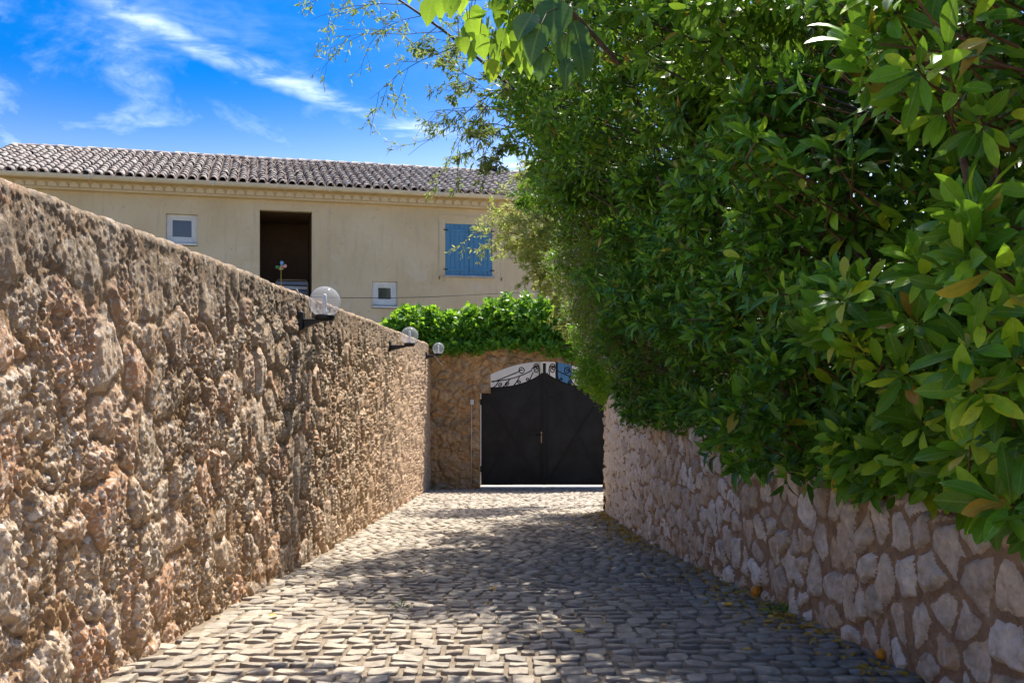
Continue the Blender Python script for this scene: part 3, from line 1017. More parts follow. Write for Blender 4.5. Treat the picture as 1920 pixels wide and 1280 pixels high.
def gate_leaf(sgn, label):
    root = tag(empty('gate_leaf', (GC, GY, GZ0)), label, 'gate', 'pair of gate leaves')
    fx = lambda d: sgn * d
    oz = GZ0
    ds = np.linspace(0.035, GH - 0.03, 22)
    top = [(fx(d), float(gate_top(d)) - oz) for d in ds]
    poly = [(fx(ds[0]), 0.0)] + top[:-1] + [(fx(ds[-1] - 0.06), top[-1][1]), (fx(ds[-1]), top[-1][1] - 0.09), (fx(ds[-1]), 0.0)]
    if sgn > 0:
        poly = poly[::-1]
    MB().prism(poly, -0.006, 0.006).build('panel', M['black_paint'], root)
    H = top[-1][1]
    fr = MB()
    x_a, x_b = sorted((fx(0.030), fx(0.085)))
    fr.box(x_a, x_b, -0.024, 0.024, 0.0, float(gate_top(0.04)) - oz + 0.02)
    fr.build('meeting_stile', M['black_iron'], root, bevel=0.004)
    x_a, x_b = sorted((fx(GH - 0.075), fx(GH - 0.028)))
    MB().box(x_a, x_b, -0.024, 0.024, 0.0, H - 0.10).build('hinge_stile', M['black_iron'], root, bevel=0.004)
    x_a, x_b = sorted((fx(0.087), fx(GH - 0.077)))
    MB().box(x_a, x_b, -0.022, 0.022, 0.0, 0.06).build('bottom_rail', M['black_iron'], root, bevel=0.004)
    rail = MB()
    rail.tube([(x_, -0.008, z_) for x_, z_ in top], 0.018, 6)
    rail.build('top_rail', M['black_iron'], root, True)
    # saltire of flat bars
    for k in (0, 1):
        a = Vector((fx(0.08), -0.016 - 0.016 * k, (0.06 if k else 0.20 + H)))
        b_ = Vector((fx(GH - 0.08), -0.016 - 0.016 * k, (H - 0.06 if k else 0.06)))
        dv = (b_ - a).normalized()
        nv = Vector((-dv.z, 0, dv.x)) * 0.026
        v = []
        for yo in (-0.007, 0.007):
            for p_ in (a - nv, b_ - nv, b_ + nv, a + nv):
                v.append((p_.x, p_.y + yo, p_.z))
        mb = MB()
        mb.v = v
        mb.f = [(0, 1, 2, 3), (7, 6, 5, 4), (0, 4, 5, 1), (1, 5, 6, 2), (2, 6, 7, 3), (3, 7, 4, 0)]
        mb.build('brace', M['black_iron'], root)
    # wrought scrollwork over the sheet
    r_ = 0.0145

    def sc(pts):
        MB().tube([(fx(p_[0]), 0.0, p_[2] - oz) for p_ in pts], r_, 6).build('scroll', M['black_iron'], root, True)
    # long S scroll rising to the centre
    g0 = lambda d: float(gate_top(d))
    base = [(1.22 - 0.62 * f, 0, E - 0.20 + 0.24 * f ** 1.5 + 0.03 * math.sin(f * 3.1)) for f in np.linspace(0, 1, 14)]
    sc(base + spiral(0.535, E + 0.06, 0.085, 1.35, 0.35 * math.pi, 1, 24))
    low = [(1.24 - 0.95 * f, 0, E - 0.185 + 0.06 * f + 0.20 * f ** 2.4) for f in np.linspace(0, 1, 16)]
    sc(low + spiral(0.205, E + 0.075, 0.095, 1.2, 0.0, 1, 22))
    sc(spiral(0.20, E + 0.12, 0.075, 1.1, math.pi * 1.0, -1, 20))
    sc([(0.12, 0, g0(0.12)), (0.11, 0, E + 0.10), (0.13, 0, E + 0.18)] + spiral(0.20, E + 0.17, 0.065, 1.2, math.pi * 0.9, -1, 20))
    for cx_, rr in ((1.02, 0.055), (0.86, 0.06), (0.60, 0.05), (0.40, 0.045)):
        sc(spiral(cx_, g0(cx_) + rr + 0.01, rr, 1.3, -math.pi / 2, 1 if cx_ > 0.7 else -1, 20))
    for da, db in ((1.20, 1.05), (0.98, 0.80), (0.72, 0.58), (0.36, 0.26)):
        sc([(da, 0, g0(da)), ((da + db) / 2, 0, g0(db) + 0.05), (db, 0, E - 0.16 + 0.22 * (1.2 - db) ** 2)])
    # hinges
    for hz in (0.3, H - 0.4):
        x_a, x_b = sorted((fx(GH - 0.03), fx(GH - 0.004)))
        MB().box(x_a, x_b, -0.03, 0.03, hz, hz + 0.14).build('hinge', M['black_iron'], root, bevel=0.004)
    return root


gl = gate_leaf(-1, 'left leaf of the black sheet metal gate, with the lever handle')
gr = gate_leaf(1, 'right leaf of the black sheet metal gate, partly hidden by the retaining wall')
hd = MB()
hd.tube([(-0.07, -0.02, 1.16), (-0.07, -0.075, 1.16), (-0.19, -0.08, 1.165)], 0.012, 8)
hd.build('handle', M['black_iron'], gl, True)
MB().box(-0.082, -0.056, -0.03, -0.0245, 0.98, 1.24).build('lock_plate', M['tan_metal'], gl)
MB().box(-0.036, 0.036, -0.045, -0.026, 0.0, float(E + 0.24 - GZ0)).build('cover_strip', M['black_iron'], gr, bevel=0.003)
MB().box(0.02, 0.20, -0.04, -0.022, 2.02, 2.045).build('bolt', M['black_iron'], gr, bevel=0.003)

# small grey box with conduit beside the gate
cb = tag(empty('conduit', (P(885, 750, 21.9)[0], AY - 0.085, 0)), 'small white switch box with a conduit running down the gateway wall', 'conduit')
MB().box(-0.04, 0.04, -0.02, 0.05, E - 0.72, E - 0.60).build('switch_box', M['white_pvc'], cb, bevel=0.005)
MB().tube([(-0.01, 0.0, E - 0.725), (-0.012, 0.0, -0.5), (-0.02, 0.0, -1.55)], 0.012, 6).build('pipe', M['gutter'], cb, True)

# ------------------------------------------------------------------ globe lamps on the left wall
bulb_mat = M['fruit_white']


def globe_lamp(y_, px, py, dia_px, label):
    sc_ = F / y_
    ctr = P(px, py, y_)
    xw = float(WALLX(y_)) + 0.03
    zs = ctr[2] - 0.135
    root = tag(empty('globe_lamp', (xw, y_, zs)), label, 'lamp', 'globe lamps on the left wall')
    xc = ctr[0] - xw
    MB().lathe([(0.001, 0.0), (0.062, 0.0), (0.062, 0.006)], n=20)
    wp = MB()
    wp.box(-0.10, 0.012, -0.055, 0.055, -0.10, 0.055)
    wp.build('wall_plate', M['black_plastic'], root, bevel=0.012)
    ar = MB()
    poly = [(0.012, -0.085), (xc - 0.03, -0.028), (xc + 0.07, -0.022), (xc + 0.07, -0.004), (0.012, -0.004)]
    ar.prism(poly, -0.032, 0.032)
    ar.build('arm', M['black_plastic'], root, bevel=0.006)
    sk = MB().lathe([(0.001, -0.004), (0.078, -0.004), (0.082, 0.012), (0.080, 0.030), (0.001, 0.030)], xc, 0, 0, 24)
    sk.build('socket', M['black_plastic'], root, True)
    rg = 0.128
    prof = []
    for k in range(25):
        a = -math.pi / 2 + 0.55 + (math.pi - 0.55) * k / 24
        prof.append((max(0.001, rg * math.cos(a)), rg * math.sin(a)))
    MB().lathe(prof, xc, 0, 0.135, 40).build('globe', M['globe'], root, True)
    bl = MB().lathe([(0.001, 0.03), (0.020, 0.03), (0.020, 0.065), (0.014, 0.075), (0.016, 0.10), (0.016, 0.19), (0.008, 0.20), (0.001, 0.20)], xc, 0, 0, 14)
    bl.build('bulb', bulb_mat, root, True)
    return root


l1 = globe_lamp(7.8, 609, 566, 57, 'nearest and largest clear globe lamp on a black bracket on the left wall')
l2 = globe_lamp(13.9, 768, 629, 32, 'middle clear globe lamp on the left wall, between the other two')
l3 = globe_lamp(20.6, 822, 653, 21, 'farthest and smallest clear globe lamp near the gateway corner')

MB().tube([(0.16, -0.03, -0.02), (0.22, -0.06, -0.07), (0.27, -0.07, -0.16), (0.34, -0.08, -0.22)], 0.006, 5).build('loose_cable', M['white_pvc'], l3, True)
for l_ in (l1, l2):
    MB().tube([(-0.03, 0.0, 0.05), (-0.05, 0.03, 0.10), (-0.02, 0.05, 0.17), (-0.06, 0.02, 0.24)], 0.007, 6).build('supply_cable', M['black_plastic'], l_, True)

# ------------------------------------------------------------------ house
HO = np.array([-1.21, 27.0])
HA = math.atan2(.255, .967)
GROUND_H = -1.70
hs = tag(empty('house', (HO[0], HO[1], GROUND_H), HA), 'long beige rendered house with a clay tile roof behind the walls', 'house')
cosA, sinA = math.cos(HA), math.sin(HA)


def hp(px, py, b=0.0):
    """photo position -> (t, z) on the facade plane set back by b, in house coordinates"""
    k = (px - 960) / F
    ox, oy = HO[0] - sinA * b, HO[1] + cosA * b
    t = (k * oy - ox) / (cosA - k * sinA)
    d = oy + sinA * t
    return t, E + (HOR - py) / F * d - GROUND_H


TL, TR = -12.75, 7.5
ZE = 5.02 + E - GROUND_H          # wall head
ops = {}
for key, (xa, xb, ya, yb_) in dict(window_a=(311, 370, 400, 462), loggia=(487, 585, 393, 595), window_b=(698, 745, 527, 579),
                                   shutter_b=(1040, 1122, 424, 522), door=(1041, 1072, 676, 770), shutter_c=(1106, 1136, 712, 770)).items():
    t0, z1_ = hp(xa, ya)
    t1, z0_ = hp(xb, yb_)
    ops[key] = (t0, t1, z0_, z1_)
t0, z1_ = hp(835, 419)
t1, z0_ = hp(923, 518)
ops['shutter_a'] = (t0, t1, z0_, z1_)
ops['door'] = (ops['door'][0], ops['door'][1], 0.0, ops['door'][3])


def wall_with_holes(holes, x0, x1, z0, z1, depth):
    xs = sorted({x0, x1, *[h[0] for h in holes], *[h[1] for h in holes]})
    zs = sorted({z0, z1, *[h[2] for h in holes], *[h[3] for h in holes]})
    mb = MB()
    idx = {}

    def vid(x, y, z):
        k = (round(x, 5), y, round(z, 5))
        if k not in idx:
            idx[k] = len(mb.v)
            mb.v.append((x, y, z))
        return idx[k]

    for i in range(len(xs) - 1):
        for j in range(len(zs) - 1):
            cx, cz = (xs[i] + xs[i + 1]) / 2, (zs[j] + zs[j + 1]) / 2
            if any(h[0] < cx < h[1] and h[2] < cz < h[3] for h in holes):
                continue
            mb.f.append((vid(xs[i], 0, zs[j]), vid(xs[i + 1], 0, zs[j]), vid(xs[i + 1], 0, zs[j + 1]), vid(xs[i], 0, zs[j + 1])))
    for a, b_, c_, d in holes:
        dp = depth
        mb.f.append((vid(a, 0, c_), vid(a, 0, d), vid(a, dp, d), vid(a, dp, c_)))
        mb.f.append((vid(b_, 0, d), vid(b_, 0, c_), vid(b_, dp, c_), vid(b_, dp, d)))
        mb.f.append((vid(a, 0, d), vid(b_, 0, d), vid(b_, dp, d), vid(a, dp, d)))
        mb.f.append((vid(b_, 0, c_), vid(a, 0, c_), vid(a, dp, c_), vid(b_, dp, c_)))
    return mb


holes = [ops[k] for k in ('window_a', 'loggia', 'window_b', 'shutter_a', 'shutter_b')] + [ops['door']]
fw = wall_with_holes(holes, TL, TR, -0.2, ZE, 0.22)
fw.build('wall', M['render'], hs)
sw = MB()
DEP = 9.5
sw.v = [(TL, 0, -.2), (TL, DEP, -.2), (TL, DEP, ZE), (TL, 4.9, ZE + 1.6), (TL, 0, ZE), (TR, 0, -.2), (TR, DEP, -.2), (TR, DEP, ZE), (TR, 4.9, ZE + 1.6), (TR, 0, ZE)]
sw.f = [(4, 3, 2, 1, 0), (5, 6, 7, 8, 9), (1, 2, 7, 6)]
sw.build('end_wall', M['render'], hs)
# ground-floor facade behind the arch: courtyard bounce light painted as a paler skin
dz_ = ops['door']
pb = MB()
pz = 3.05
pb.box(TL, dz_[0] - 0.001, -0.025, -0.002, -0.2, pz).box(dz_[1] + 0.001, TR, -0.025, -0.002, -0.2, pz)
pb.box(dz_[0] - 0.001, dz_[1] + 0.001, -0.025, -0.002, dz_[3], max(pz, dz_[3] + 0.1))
pb.build('bounce_lit_base', M['pale'], hs)

# loggia interior
a, b_, c_, d = ops['loggia']
lg = MB()
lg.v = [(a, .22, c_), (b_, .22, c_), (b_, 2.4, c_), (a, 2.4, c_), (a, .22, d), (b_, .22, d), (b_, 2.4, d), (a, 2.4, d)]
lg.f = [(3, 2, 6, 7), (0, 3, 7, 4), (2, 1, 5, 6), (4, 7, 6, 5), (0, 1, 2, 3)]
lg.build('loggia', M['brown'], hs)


def window(key, name_label, recess, bord):
    a, b_, c_, d = ops[key]
    wr = link('window', None, None, hs)
    wr.empty_display_size = 0.1
    f = MB()
    y0, y1 = recess, recess + 0.06
    f.box(a + .003, a + bord, y0, y1, c_ + .10, d - .003).box(b_ - bord, b_ - .003, y0, y1, c_ + .10, d - .003)
    f.box(a + bord, b_ - bord, y0, y1, d - bord, d - .003).box(a + bord, b_ - bord, y0, y1, c_ + .10, c_ + .10 + bord)
    f.build('frame', M['white_pvc'], wr, bevel=0.008)
    g = MB()
    i_ = bord * 0.98
    s_ = 0.055
    y0 += 0.018
    g.box(a + i_, a + i_ + s_, y0, y1, c_ + .1 + i_, d - i_).box(b_ - i_ - s_, b_ - i_, y0, y1, c_ + .1 + i_, d - i_)
    g.box(a + i_ + s_, b_ - i_ - s_, y0, y1, d - i_ - s_, d - i_).box(a + i_ + s_, b_ - i_ - s_, y0, y1, c_ + .1 + i_, c_ + .1 + i_ + s_)
    g.build('sash', M['white_pvc'], wr, bevel=0.006)
    MB().box(a + i_ + s_ - .004, b_ - i_ - s_ + .004, y0 + 0.02, y0 + 0.026, c_ + .1 + i_ + s_ - .004, d - i_ - s_ + .004).build('pane', M['glass'], wr)
    s2 = MB().box(a + .002, b_ - .002, -0.05, recess + 0.04, c_ + 0.02, c_ + 0.075)
    s2.build('sill', M['white_pvc'], wr, bevel=0.006)
    wr['label'] = name_label
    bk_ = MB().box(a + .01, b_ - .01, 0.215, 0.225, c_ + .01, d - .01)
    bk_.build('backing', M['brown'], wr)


window('window_a', 'small white framed window high on the left', 0.10, 0.10)
window('window_b', 'small white framed window low on the facade', 0.06, 0.12)


def shutters(key, nb=5, two=True):
    a, b_, c_, d = ops[key]
    mid = (a + b_) / 2
    for k, (x0, x1) in enumerate(((a + .006, mid - .004), (mid + .004, b_ - .006)) if two else ((a, b_),)):
        sh = link('shutter', None, None, hs)
        sh.empty_display_size = 0.1
        wb = (x1 - x0) / nb
        for i in range(nb):
            MB().box(x0 + i * wb + .003, x0 + (i + 1) * wb - .003, -0.004, 0.022, c_ + .005, d - .004).build('board', M['blue'], sh, bevel=0.004)
        for zz in (c_ + .16, d - .18):
            MB().box(x0 + .01, x1 - .01, -0.024, -0.0045, zz - .035, zz + .035).build('batten', M['blue'], sh, bevel=0.004)
        for zz in (c_ + .16, d - .18):
            xe = x0 if k == 0 else x1
            MB().box(xe - .06, xe + .06, -0.036, -0.0245, zz - .014, zz + .014).build('hinge', M['black_iron'], sh, bevel=0.003)
        MB().box(x0, x1, 0.0225, 0.03, c_ + .006, d - .006).build('backing', M['blue'], sh)
    MB().box(a - .06, b_ + .06, -0.07, 0.20, c_ - .06, c_ - .002).build('sill', M['concrete'], hs, bevel=0.008)


shutters('shutter_a')
shutters('shutter_b')
# pale line of render round the shuttered window, with hold-backs
a, z_t = hp(823, 403)
b_, _ = hp(939, 403)
_, z_b = hp(823, 516)
MB().tube([(a, -.006, z_b), (a, -.006, z_t), (b_, -.006, z_t), (b_, -.006, z_b)], 0.012, 6).build('surround_line', M['gutter'], hs)
for xx in (a, b_):
    MB().tube([(xx, -.0, z_b - .06), (xx, -.06, z_b - .06), (xx, -.065, z_b - .13), (xx + .02, -.065, z_b - .01)], 0.011, 6).build('shutter_holder', M['black_iron'], hs)
# ground-floor door and a folded shutter
a, b_, c_, d = ops['door']
dr = link('door', None, None, hs)
wd_ = b_ - a
for i in range(4):
    x0 = a + .085 + i * (wd_ - .09) / 4
    MB().box(x0 + .003, x0 + (wd_ - .09) / 4 - .003, 0.02, 0.06, .02, d - .03).build('board', M['blue'], dr, bevel=0.004)
MB().box(a + .002, a + .08, 0.005, 0.16, 0.0, d - .002).build('jamb', M['black_iron'], dr)
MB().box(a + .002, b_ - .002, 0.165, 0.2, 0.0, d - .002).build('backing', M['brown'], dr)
MB().box(b_ - .09, b_ - .05, -.01, 0.019, 1.9, 2.0).build('handle', M['black_iron'], dr)
a, b_, c_, d = ops['shutter_c']
sh = link('shutter', None, None, hs)
for i in range(3):
    wb = (b_ - a) / 3
    MB().box(a + i * wb + .003, a + (i + 1) * wb - .003, -.065, -.03, 0.4, d).build('board', M['blue'], sh, bevel=0.004)

# roof: bed, tiles, ridge, gutter, eaves
PITCH = math.atan(0.336)
BE, BR = -0.36, 5.0
ZEAVE = ZE + 0.02
ZR = ZEAVE + (BR - BE) * math.tan(PITCH)
roof = link('roof', None, None, hs)
RL, RR = -12.95, 7.7
bed = MB()
bed.v = [(RL, BE, ZEAVE), (RR, BE, ZEAVE), (RR, BR, ZR), (RL, BR, ZR), (RL, 10.0, ZEAVE), (RR, 10.0, ZEAVE),
         (RL, BE, ZEAVE - .10), (RR, BE, ZEAVE - .10), (RR, BR, ZR - .10), (RL, BR, ZR - .10), (RL, 10.0, ZEAVE - .1), (RR, 10.0, ZEAVE - .1)]
bed.f = [(0, 1, 2, 3), (3, 2, 5, 4), (7, 6, 9, 8), (8, 9, 10, 11), (6, 7, 1, 0), (0, 3, 9, 6), (3, 4, 10, 9), (2, 1, 7, 8), (5, 2, 8, 11)]
bed.build('bed', M['roof_bed'], roof)
PT = 0.255
TLN, EXPO = 0.50, 0.41
nseg = 7
an = np.linspace(0, np.pi, nseg)
tv, tf4 = [], []
for r_, yv, zo in ((0.108, 0.0, 0.030), (0.088, TLN, 0.008)):
    for q in an:
        tv.append((r_ * math.cos(q), yv, zo + r_ * 0.92 * math.sin(q)))
for q in an:                       # lip thickness at the lower end
    tv.append((0.092 * math.cos(q), 0.0, 0.030 + 0.083 * math.sin(q)))
for q in an:
    tv.append((0.080 * math.cos(q), 0.12, 0.026 + 0.072 * math.sin(q)))
for i in range(nseg - 1):
    tf4.append((i, i + 1, nseg + i + 1, nseg + i))
    tf4.append((2 * nseg + i, 2 * nseg + i + 1, i + 1, i))
    tf4.append((3 * nseg + i, 3 * nseg + i + 1, 2 * nseg + i + 1, 2 * nseg + i))
tv = np.array(tv)
tf4 = np.array(tf4)
tile_me = mesh_np('tile', tv, tf4)
tile_me.materials.append(M['tile'])
cpt, spt = math.cos(PITCH), math.sin(PITCH)
rest_v, rest_f, off, cnt = [], [], 0, 0
ncol = int((RR - RL) / PT)
nrow = 13
cnt = 0
for rw in range(nrow):
    for cl_ in range(ncol):
        x_ = RL + 0.12 + cl_ * PT + rng.uniform(-.02, .02)
        sl_ = -0.06 + rw * EXPO + rng.uniform(-.02, .02)
        y_ = BE + sl_ * cpt
        z_ = ZEAVE + sl_ * spt + rng.uniform(-.006, .008)
        rz_ = rng.uniform(-.04, .04)
        if cnt < 300 and rw < 6 and x_ < 2.4:
            o = link('tile', tile_me, None, roof)
            o.location = (x_, y_, z_)
            o.rotation_euler = (PITCH, 0, rz_)
            cnt += 1
        else:
            Mx = Matrix.Translation((x_, y_, z_)) @ Matrix.Rotation(rz_, 4, 'Z') @ Matrix.Rotation(PITCH, 4, 'X')
            Mn = np.array(Mx)
            rest_v.append(tv @ Mn[:3, :3].T + Mn[:3, 3])
            rest_f.append(tf4 + off)
            off += len(tv)
link('upper_tiles', mesh_np('upper_tiles', np.concatenate(rest_v), np.concatenate(rest_f)), M['tile'], roof, 'stuff')
k = 0
x_ = RL
while x_ < RR:
    mb = MB()
    L_ = 0.46
    q = [(0.115 * math.cos(a_), 0.02 + 0.10 * math.sin(a_)) for a_ in np.linspace(0, math.pi, 7)]
    q2 = [(0.10 * math.cos(a_), 0.02 + 0.085 * math.sin(a_)) for a_ in np.linspace(0, math.pi, 7)]
    mb.v = [(0, u_, w_) for u_, w_ in q] + [(L_, u_ * .92, w_) for u_, w_ in q2]
    mb.f = [(i, i + 1, 7 + i + 1, 7 + i) for i in range(6)] + [tuple(range(7)), tuple(range(13, 6, -1))]
    o = mb.build('ridge_tile', M['tile'], roof, True)
    o.location = (x_, BR, ZR - 0.02 + rng.uniform(-.012, .012))
    o.rotation_euler = (0, 0, rng.uniform(-.03, .03))
    x_ += 0.42
tvx, tvz = hp(905, 322, 4.4)
MB().box(1.55, 1.95, 4.55, 4.85, ZR - .15, ZR + .13).build('roof_vent', M['black_iron'], roof, bevel=0.01)
# genoise: a course of half-round tile ends under the gutter
gn_l = MB()
gn_l.box(TL, TR, -0.16, -0.002, ZE - .34, ZE - .275)
gn_l.build('cornice', M['render'], hs, bevel=0.01)
MB().box(TL, TR, -0.30, -0.002, ZE - .10, ZE - .002).build('soffit', M['render'], hs)
MB().box(TL, TR, -0.165, -0.002, ZE - .275, ZE - .10).build('cornice_back', M['render'], hs)
ev = []
for i, q in enumerate(np.linspace(0, math.pi, 8)):
    ev.append((0.112 * math.cos(q), 0.135 * math.sin(q)))
emb = MB().prism(ev, -0.20, -0.16)
eme = bpy.data.meshes.new('eave_tile')
eme.from_pydata(emb.v, [], emb.f)
eme.materials.append(M['render'])
x_ = TL + 0.12
while x_ < TR:
    o = link('eave_tile', eme, None, hs)
    o.location = (x_, 0, ZE - .272)
    x_ += PT
gt = []
for q in np.linspace(math.pi, 2 * math.pi, 9):
    gt.append((BE - 0.03 + 0.085 * math.cos(q), ZE - 0.005 + 0.10 * math.sin(q)))
xa = RL
gi = 0
while xa < RR - 0.1:
    xb_ = min(xa + 3.0, RR)
    mb = MB()
    for x_ in (xa + .004, xb_ - .004):
        mb.v += [(x_, yv, zv) for yv, zv in gt] + [(x_, yv * 1.0, zv + .012) for yv, zv in gt]
    n_ = 9
    for i in range(n_ - 1):
        mb.f.append((i, i + 1, 2 * n_ + i + 1, 2 * n_ + i))
    mb.f.append((0, 2 * n_, 3 * n_, n_))
    mb.f.append((n_ - 1, 2 * n_ - 1, 4 * n_ - 1, 3 * n_ - 1))
    mb.build('gutter', M['gutter'], hs, True)
    MB().box(xb_ - .03, xb_ + .03, BE - .119, BE + .058, ZE - .11, ZE + .012).build('gutter_joint', M['gutter'], hs, bevel=0.01)
    xa = xb_
dpx, _ = hp(1013, 500)
MB().tube([(dpx, BE - .03, ZE - .1), (dpx, BE - .03, ZE - .2), (dpx, -.08, ZE - .45), (dpx, -.08, 0.1)], 0.05, 10).build('downpipe', M['white_pvc'], hs, True)

# folding chair and pinwheel in the loggia
a, b_, c_, d = ops['loggia']
tcx, tcz = hp(548, 545, 0.5)
wpos = hs.matrix_basis


def hw(t, b, z):
    return (HO[0] + cosA * t - sinA * b, HO[1] + sinA * t + cosA * b, GROUND_H + z)


lift = c_ + 0.001
_, ztop = hp(548, 523, 0.6)
hC = ztop - lift
ch = tag(empty('folding_chair', hw(tcx, 0.6, lift), HA), 'tan tubular folding chair with a blue grey seat in the dark loggia', 'chair')
Wc = 0.44
for s_ in (-1, 1):
    MB().tube([(s_ * Wc, -0.35, 0), (s_ * Wc, 0.15, hC * 0.55), (s_ * Wc, 0.28, hC - .08), (s_ * (Wc - .06), 0.30, hC)], 0.016, 8).build('leg', M['tan_metal'], ch, True)
    MB().tube([(s_ * (Wc - .03), 0.40, 0), (s_ * (Wc - .03), -0.25, hC * 0.58)], 0.014, 8).build('leg', M['tan_metal'], ch, True)
MB().tube([(-Wc + .06, 0.30, hC), (Wc - .06, 0.30, hC)], 0.016, 8).build('top_bar', M['tan_metal'], ch, True)
for k_ in range(3):
    z0 = hC - .09 - k_ * .13
    MB().box(-Wc + .02, Wc - .02, 0.255 - k_ * .02, 0.275 - k_ * .02, z0 - .05, z0 + .045).build('back_strap', M['grey_cloth'] if k_ % 2 == 0 else M['pale_cloth'], ch, bevel=0.006)
MB().box(-Wc + .02, Wc - .02, -0.28, 0.16, hC * .55 - .02, hC * .55 + .02).build('seat', M['pale_cloth'], ch, bevel=0.01)
ptx, ptz = hp(527, 500, 0.3)
pn = tag(empty('pinwheel', hw(ptx, 0.3, lift), HA), 'colourful toy pinwheel with blue, pink and green petals in the loggia', 'pinwheel')
zc = ptz - lift
MB().tube([(0.0, 0, 0), (0.0, 0, zc)], 0.012, 8).build('stick', M['pin_yellow'], pn, True)
for k_, (an_, mt) in enumerate(((80, 'pin_blue'), (10, 'pin_pink'), (190, 'pin_green'), (-60, 'tan_metal'), (250, 'pin_yellow'))):
    r0 = 0.155 if k_ < 3 else 0.10
    pts = [(0, 0)]
    for q in np.linspace(-0.42, 0.42, 7):
        rr = r0 * (0.85 + 0.15 * math.cos(q * 4))
        pts.append((rr * math.cos(R(an_) + q), rr * math.sin(R(an_) + q)))
    MB().prism([(x_, zc + z_) for x_, z_ in pts], -0.03 - .004 * k_, -0.026 - .004 * k_).build('petal', M[mt], pn)
MB().lathe([(0.001, 0), (0.03, 0), (0.03, .03), (0.001, .03)], 0, -0.05, zc - .015, 10).build('hub', M['pin_yellow'], pn)

# overhead cable in front of the house
cw = MB()
pts = []
for px, py in ((560, 556), (640, 558), (720, 558.5), (800, 557), (880, 553), (960, 549), (1040, 544), (1150, 536)):
    pts.append(tuple(P(px, py, 25.2 - (px - 560) * 0.0012)))
cw.tube(pts, 0.008, 5)
tag(cw.build('overhead_cable', M['wire'], None, True), 'thin dark cable strung across in front of the house', 'cable')

# ------------------------------------------------------------------ vegetation
def leaf_template(kind):
    """(along, across, up) coordinates of a unit leaf and its triangles / quads"""
    if kind == 'oval':            # broad oval leaf, folded along the midrib
        st = [(0.0, 0.0, 0.0), (0.10, 0.022, 0.0), (0.34, 0.115, 0.02), (0.60, 0.165, 0.0), (0.80, 0.14, -0.04), (0.93, 0.07, -0.08), (1.0, 0.0, -0.11)]
        fold = 0.30
    elif kind == 'lance':
        st = [(0.0, 0.0, 0.0), (0.30, 0.135, 0.015), (0.65, 0.125, -0.02), (1.0, 0.0, -0.10)]
        fold = 0.35
    elif kind == 'thin':
        st = [(0.0, 0.0, 0.0), (0.40, 0.085, 0.0), (1.0, 0.0, -0.06)]
        fold = 0.2
    elif kind == 'blade':
        st = [(0.0, 0.0, 0.0), (0.46, 0.145, 0.0), (1.0, 0.0, -0.09)]
        fold = 0.3
    elif kind == 'heart':
        st = [(0.0, 0.0, 0.0), (0.05, 0.16, 0.0), (0.25, 0.30, 0.01), (0.50, 0.29, 0.0), (0.75, 0.17, -0.04), (1.0, 0.0, -0.12)]
        fold = 0.22
    V, F4, F3 = [], [], []
    prev = None
    for i, (l, wd, u) in enumerate(st):
        if wd == 0.0:
            V.append((l, 0, u))
            cur = (len(V) - 1,)
        else:
            b0 = len(V)
            V += [(l, -wd, u + wd * fold), (l, 0, u), (l, wd, u + wd * fold)]
            cur = (b0, b0 + 1, b0 + 2)
        if prev is not None:
            if len(prev) == 1 and len(cur) == 3:
                F3 += [(prev[0], cur[1], cur[0]), (prev[0], cur[2], cur[1])]
            elif len(prev) == 3 and len(cur) == 3:
                F4 += [(prev[0], prev[1], cur[1], cur[0]), (prev[1], prev[2], cur[2], cur[1])]
            elif len(prev) == 3 and len(cur) == 1:
                F3 += [(prev[0], prev[1], cur[0]), (prev[1], prev[2], cur[0])]
        prev = cur
    return np.array(V, float), np.array(F4 or np.zeros((0, 4)), int), np.array(F3, int)


def ivy_template():
    pts = [(0, 0, 0), (0.12, -0.36, .04), (0.42, -0.46, -.02), (0.52, -0.24, .02), (1.0, 0, -.1), (0.52, 0.24, .02), (0.42, 0.46, -.02), (0.12, 0.36, .04), (0.4, 0, .03)]
    F3 = [(8, i, (i + 1)) for i in range(0, 7)] + [(8, 7, 0)]
    return np.array(pts, float), np.zeros((0, 4), int), np.array(F3)


LT = {k: leaf_template(k) for k in ('oval', 'lance', 'thin', 'blade', 'heart')}
LT['ivy'] = ivy_template()


UVT = {k: np.stack([v[0][:, 0], np.abs(v[0][:, 1]) / max(1e-6, np.abs(v[0][:, 1]).max()), np.zeros(len(v[0]))], -1) for k, v in LT.items()}


def leaf_uv(me, uv):
    at = me.attributes.new('leaf_uv', 'FLOAT_VECTOR', 'POINT')
    at.data.foreach_set('vector', np.asarray(uv, np.float32).ravel())


def norm(a):
    return a / (np.linalg.norm(a, axis=-1, keepdims=True) + 1e-9)


def frames(dirv, up):
    d = norm(dirv)
    side = norm(np.cross(up, d))
    nn = np.cross(d, side)
    return d, side, nn


def leaves_mesh(name, pos, dirv, up, size, tmpl, wide=None):
    V0, F4, F3 = LT[tmpl]
    d, side, nn = frames(dirv, up)
    n = len(pos)
    wd = rng.uniform(0.82, 1.22, n) * (1.0 if wide is None else wide)
    curl = rng.normal(0.10, 0.16, n)
    V = pos[:, None, :] + size[:, None, None] * (V0[None, :, 0:1] * d[:, None, :] + V0[None, :, 1:2] * side[:, None, :] * wd[:, None, None] + (V0[None, :, 2:3] - curl[:, None, None] * V0[None, :, 0:1] ** 2) * nn[:, None, :])
    k = len(V0)
    off = (np.arange(n) * k)[:, None, None]
    fs = []
    if len(F4):
        fs.append((F4[None] + off).reshape(-1, 4))
    fs.append((F3[None] + off).reshape(-1, 3))
    me = mesh_np(name, V.reshape(-1, 3), fs)
    leaf_uv(me, np.tile(UVT[tmpl], (n, 1)))
    return me


LEAF_ME = {}


